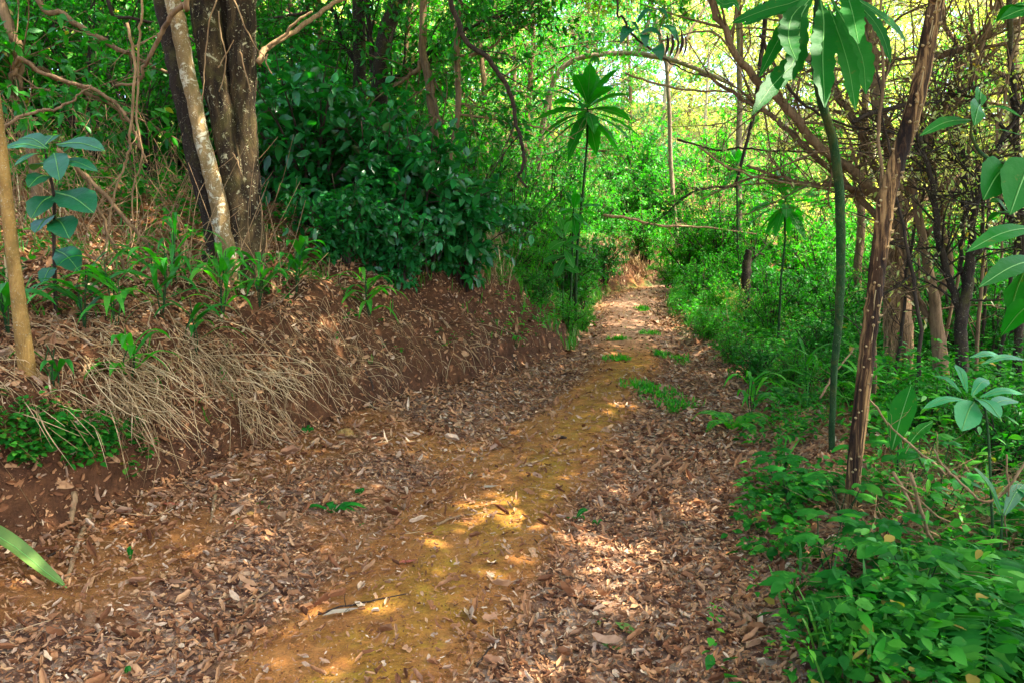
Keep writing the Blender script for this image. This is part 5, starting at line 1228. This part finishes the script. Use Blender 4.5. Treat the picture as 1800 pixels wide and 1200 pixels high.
# tawny grass on the banks at the bend
dm = MB()
x, y = clumps(900, -1.6, 2.0, 10.5, 17, lambda x, y: (dL(x, y) > .5) & (dL(x, y) < 2.2), .05, .8, 22)
grass_field(dm, x, y, .55, 6, .012, .5, .6)
x, y = clumps(700, -1.6, .8, 8.3, 11.5, lambda x, y: (dL(x, y) > .55) & (dL(x, y) < 2.0), -.05, 1.2, 51)
grass_field(dm, x, y, .5, 6, .010, .6, .8)
x, y = clumps(380, -6, -1.4, 4.2, 9, lambda x, y: (dL(x, y) > .6) & (dL(x, y) < 3.2), .0, 1.2, 52)
grass_field(dm, x, y, .34, 5, .009, .9, .8)
x, y = clumps(5200, 1.0, 9.0, 19, 25, lambda x, y: (dL(x, y) > .02) & (dL(x, y) < 1.0), -.5, .8, 23)
grass_field(dm, x, y, .40, 7, .014, .6, .8)
x, y = clumps(200, 2.0, 4.5, 9.5, 13, lambda x, y: (dR(x, y) > .3) & (dR(x, y) < 1.5), .1, .8, 24)
grass_field(dm, x, y, .35, 6, .012, .6, .6)
tag(dm.build('tawny_grass', M['straw']), 'dry tawny grass on the far bank and behind the bend', 'dry grass', kind='stuff')

# dead sticks in the right foreground, each a thing
for k, (pts, Yv, w, lab) in enumerate([([(1820, 795), (1740, 880), (1680, 840), (1640, 790)], 3.0, 5, 'long pale cane crossing the right foreground'), ([(1660, 830), (1600, 780), (1560, 740)], 3.6, 5, 'dry cane slanting right of the thorny trunk'),
                                ([(1600, 830), (1640, 950), (1680, 1070)], 3.0, 7, 'brown dead stick leaning down into the lobed plants'), ([(1570, 830), (1630, 930), (1700, 1050)], 3.1, 6, 'second brown dead stick crossing the first'),
                                ([(1610, 1030), (1700, 1005), (1820, 975)], 2.8, 8, 'thick dead stick lying level in the right foreground'), ([(1560, 840), (1690, 930), (1820, 1000)], 3.1, 4, 'thin dry cane falling toward the right edge'),
                                ([(1410, 880), (1450, 862), (1500, 848), (1560, 845)], 4.1, 4, 'thin dry stem arching left of the thorny trunk foot'), ([(1350, 880), (1362, 840), (1385, 810), (1410, 795)], 4.4, 4, 'curved dry stem beside the verge grass'),
                                ([(1770, 800), (1768, 900), (1775, 980)], 2.9, 3, 'thin upright dry cane below the seedling'), ([(1365, 985), (1395, 1005), (1420, 1020)], 3.3, 5, 'short dead stick in the leaf litter at the verge'),
                                ([(1520, 690), (1560, 745), (1590, 800)], 4.2, 4, 'dry cane behind the thorny trunk'), ([(1440, 700), (1462, 660), (1500, 610)], 5.2, 4, 'dry cane leaning on the tall green stem'),
                                ([(1580, 990), (1640, 960), (1730, 930), (1830, 900)], 3.2, 5, 'crooked dry cane behind the thick dead stick')]):
    Q = [np.array(q) for q in PW(pts, (Yv, Yv + .15))]
    for q in Q: q[2] = max(q[2], H(q[0], q[1]) + .01)
    mb = MB(); c = tube(mb, Q, [rpx(w, Yv), rpx(w * .9, Yv), rpx(w * .6, Yv)], 6, per=6, wob=.02, lump=.2, seed=600 + k)
    twigs(mb, c, 4, .14, .0016, 620 + k, up=0, sub=1)
    tag(mb.build('dead_stick', M['twig'], None, Q[0]), lab, 'stick')
sb = MB()
for k in range(520):                                                 # thicket of thin dry stems low at the right
    px = rng.uniform(1530, 1830); Yv = rng.uniform(2.7, 4.4); b = GX(px, Yv); a = rng.uniform(0, 6.28); l = rng.uniform(.15, .5)
    e = b + np.array([math.cos(a) * l, math.sin(a) * l, rng.uniform(.05, .5) * l + .02]); e[2] = max(e[2], H(e[0], e[1]) + .02)
    tube(sb, [b + np.array([0, 0, .01]), (b + e) / 2 + np.array([0, 0, .04]), e], [.002, .0018, .001], 3, per=3)
for k in range(420):                                                 # dry stems in the shady slope at left
    px = rng.uniform(-20, 480); Yv = rng.uniform(5.4, 9); b = GX(px, Yv); l = rng.uniform(.3, 1.3); a = rng.uniform(0, 6.28)
    e = b + np.array([math.cos(a) * l * .45, math.sin(a) * l * .3, l * rng.uniform(.3, .95)])
    tube(sb, [b - np.array([0, 0, .02]), (b + e) / 2 + rng.normal(0, .08, 3), e], [.004, .003, .0015], 4, per=4)
tag(sb.build('dry_stems', M['twig']), 'thicket of thin dry stems on the left slope and in the right foreground', 'dry stems', kind='stuff')

# the far wood that closes the view: one mass on the rising ground
fm = [MB(), MB()]
for k in range(900):
    y = rng.uniform(40, 62); x = rng.uniform(-.72, .72) * y; z0 = float(H(x, y)); z = rng.uniform(z0 + .5, max(z0 + 3, 2 + .27 * y)); n = 130
    if x / y > .08 and x / y < .40 and z > .11 * y + 1.5 and rng.random() < .35: continue
    d = uvec(n); rad = rng.uniform(.9, 1.9)
    P = np.array([x, y, z]) + d * rad * np.array([1, 1, .75]) * rng.uniform(.5, 1.1, (n, 1))
    L = rng.uniform(.2, .34, n); leaves(fm[k % 2], P, d + rng.normal(size=(n, 3)) * .8, d + rng.normal(size=(n, 3)) * .6 + np.array([0, 0, .6]), L, L * .55, T_TINY)
for q, mt in zip(fm, ('bright', 'yellow')):
    tag(q.build('far_woodland', M[mt]), 'far sunlit woodland closing the view on the rising ground', 'woodland', kind='stuff')
# ------------------------------------------------------------------ light
SUN_DIR = nrm(np.array([.46, -.06, .90]))
el = math.asin(SUN_DIR[2]); rot = math.atan2(SUN_DIR[0], SUN_DIR[1])
w = bpy.data.worlds.new('World'); scn.world = w; w.use_nodes = True
nt = w.node_tree; bg = nt.nodes['Background']
sky = nt.nodes.new('ShaderNodeTexSky'); sky.sky_type = 'NISHITA'; sky.sun_disc = False
sky.sun_elevation = el; sky.sun_rotation = rot; sky.air_density = .6; sky.dust_density = 4.0; sky.ozone_density = 0.0
nt.links.new(sky.outputs[0], bg.inputs['Color']); bg.inputs['Strength'].default_value = .15
sl = bpy.data.lights.new('sun', 'SUN'); sl.energy = 2.6; sl.angle = R(.5); sl.color = (1.0, .92, .76)
so = bpy.data.objects.new('sun', sl); COL.objects.link(so); so.rotation_euler = Vector(SUN_DIR.tolist()).to_track_quat('Z', 'Y').to_euler()

# ------------------------------------------------------------------ unseen crowns added above the picture to shade the track
SUN_GAPS = [(895, 895, .17), (925, 905, .10), (1075, 972, .16), (1125, 990, .12), (1040, 1045, .15), (1085, 1065, .13), (630, 1040, .05), (1000, 935, .07), (820, 925, .06), (505, 1080, .06), (560, 1170, .04), (760, 945, .06),
       (340, 425, .22), (318, 440, .2), (1330, 660, .12), (1180, 770, .05), (380, 470, .08), (230, 560, .10), (950, 1180, .10), (1200, 900, .05), (1090, 712, .08), (1080, 730, .05), (880, 985, .06)]  # sun patches; crown leaves are left out along the rays to them
CANG = [np.array(G(a, b)) for a, b, r in SUN_GAPS]
def shade_canopy(t, cx, cy, rad, base, n, seed, z0=5.6, z1=8.2, mat='mid'):
    r = np.random.default_rng(seed)
    nc = int(5.5 * rad * rad) ; a = r.uniform(0, 6.28, nc); q = rad * np.sqrt(r.random(nc)); cc = np.stack([cx + q * np.cos(a), cy + q * np.sin(a), r.uniform(z0, z1, nc)], 1)
    k = r.integers(0, nc, n); P = cc[k] + r.normal(size=(n, 3)) * np.array([.55, .55, .35])
    top = 1.5 + .285 * np.maximum(0, P[:, 1]) + .35
    P[:, 2] = np.maximum(P[:, 2], top + r.uniform(0, .5, n))
    keep = np.ones(n, bool)
    for g0, (_, _, rr) in zip(CANG, SUN_GAPS):
        v = P - g0; d = np.linalg.norm(v - (v @ SUN_DIR)[:, None] * SUN_DIR, axis=1); keep &= d > rr * .8 + .07
    P = P[keep]; n = len(P)
    lm = MB(); L = r.uniform(.13, .24, n)
    leaves(lm, P, r.normal(size=(n, 3)) * np.array([1, 1, .35]), r.normal(size=(n, 3)) * .35 + SUN_DIR, L, L * .5, T_TINY, droop=.2)
    lm.build('crown', M[mat], t, base)
    bm = MB(); o = np.array([base[0] * .75 + cx * .25, base[1] * .75 + cy * .25, z0 - .2]); o[2] = max(o[2], 1.5 + .285 * o[1] + .4)
    tr = np.array([base[0], base[1], 4.2])
    for j in range(14):
        e = cc[j]; e[2] = max(e[2], 1.5 + .285 * max(0, e[1]) + .6)
        m_ = (o + e) / 2; m_[2] = max(m_[2], 1.5 + .285 * max(0, m_[1]) + .5)
        tube(bm, [o, m_, e], [.05, .03, .01], 5, per=4, wob=.05, seed=j)
    bm.build('limbs', M['shag'], t, base)
for k, (t, (cx, cy), rad, base) in enumerate(SHADE_CROWNS):
    shade_canopy(t, cx, cy, rad, base, int(720 * rad * rad), 60 + k)

# ------------------------------------------------------------------ camera and view
cam = bpy.data.cameras.new('camera'); cam.sensor_width = 36; cam.lens = 36 * FPX / 1800; cam.clip_end = 1000; cam.clip_start = .05
co = bpy.data.objects.new('camera', cam); COL.objects.link(co); co.location = (0, 0, HCAM); co.rotation_euler = (math.pi / 2 - PITCH, 0, 0)
scn.camera = co
scn.render.resolution_x = 1024; scn.render.resolution_y = 682
vs = scn.view_settings; vs.view_transform = 'Standard'; vs.look = 'None'; vs.exposure = 3.0; vs.gamma = 1
cy = scn.cycles; cy.max_bounces = 5; cy.diffuse_bounces = 3; cy.glossy_bounces = 2; cy.transmission_bounces = 3; cy.transparent_max_bounces = 4
cy.sample_clamp_indirect = 6; cy.use_denoising = True; cy.caustics_reflective = False; cy.caustics_refractive = False
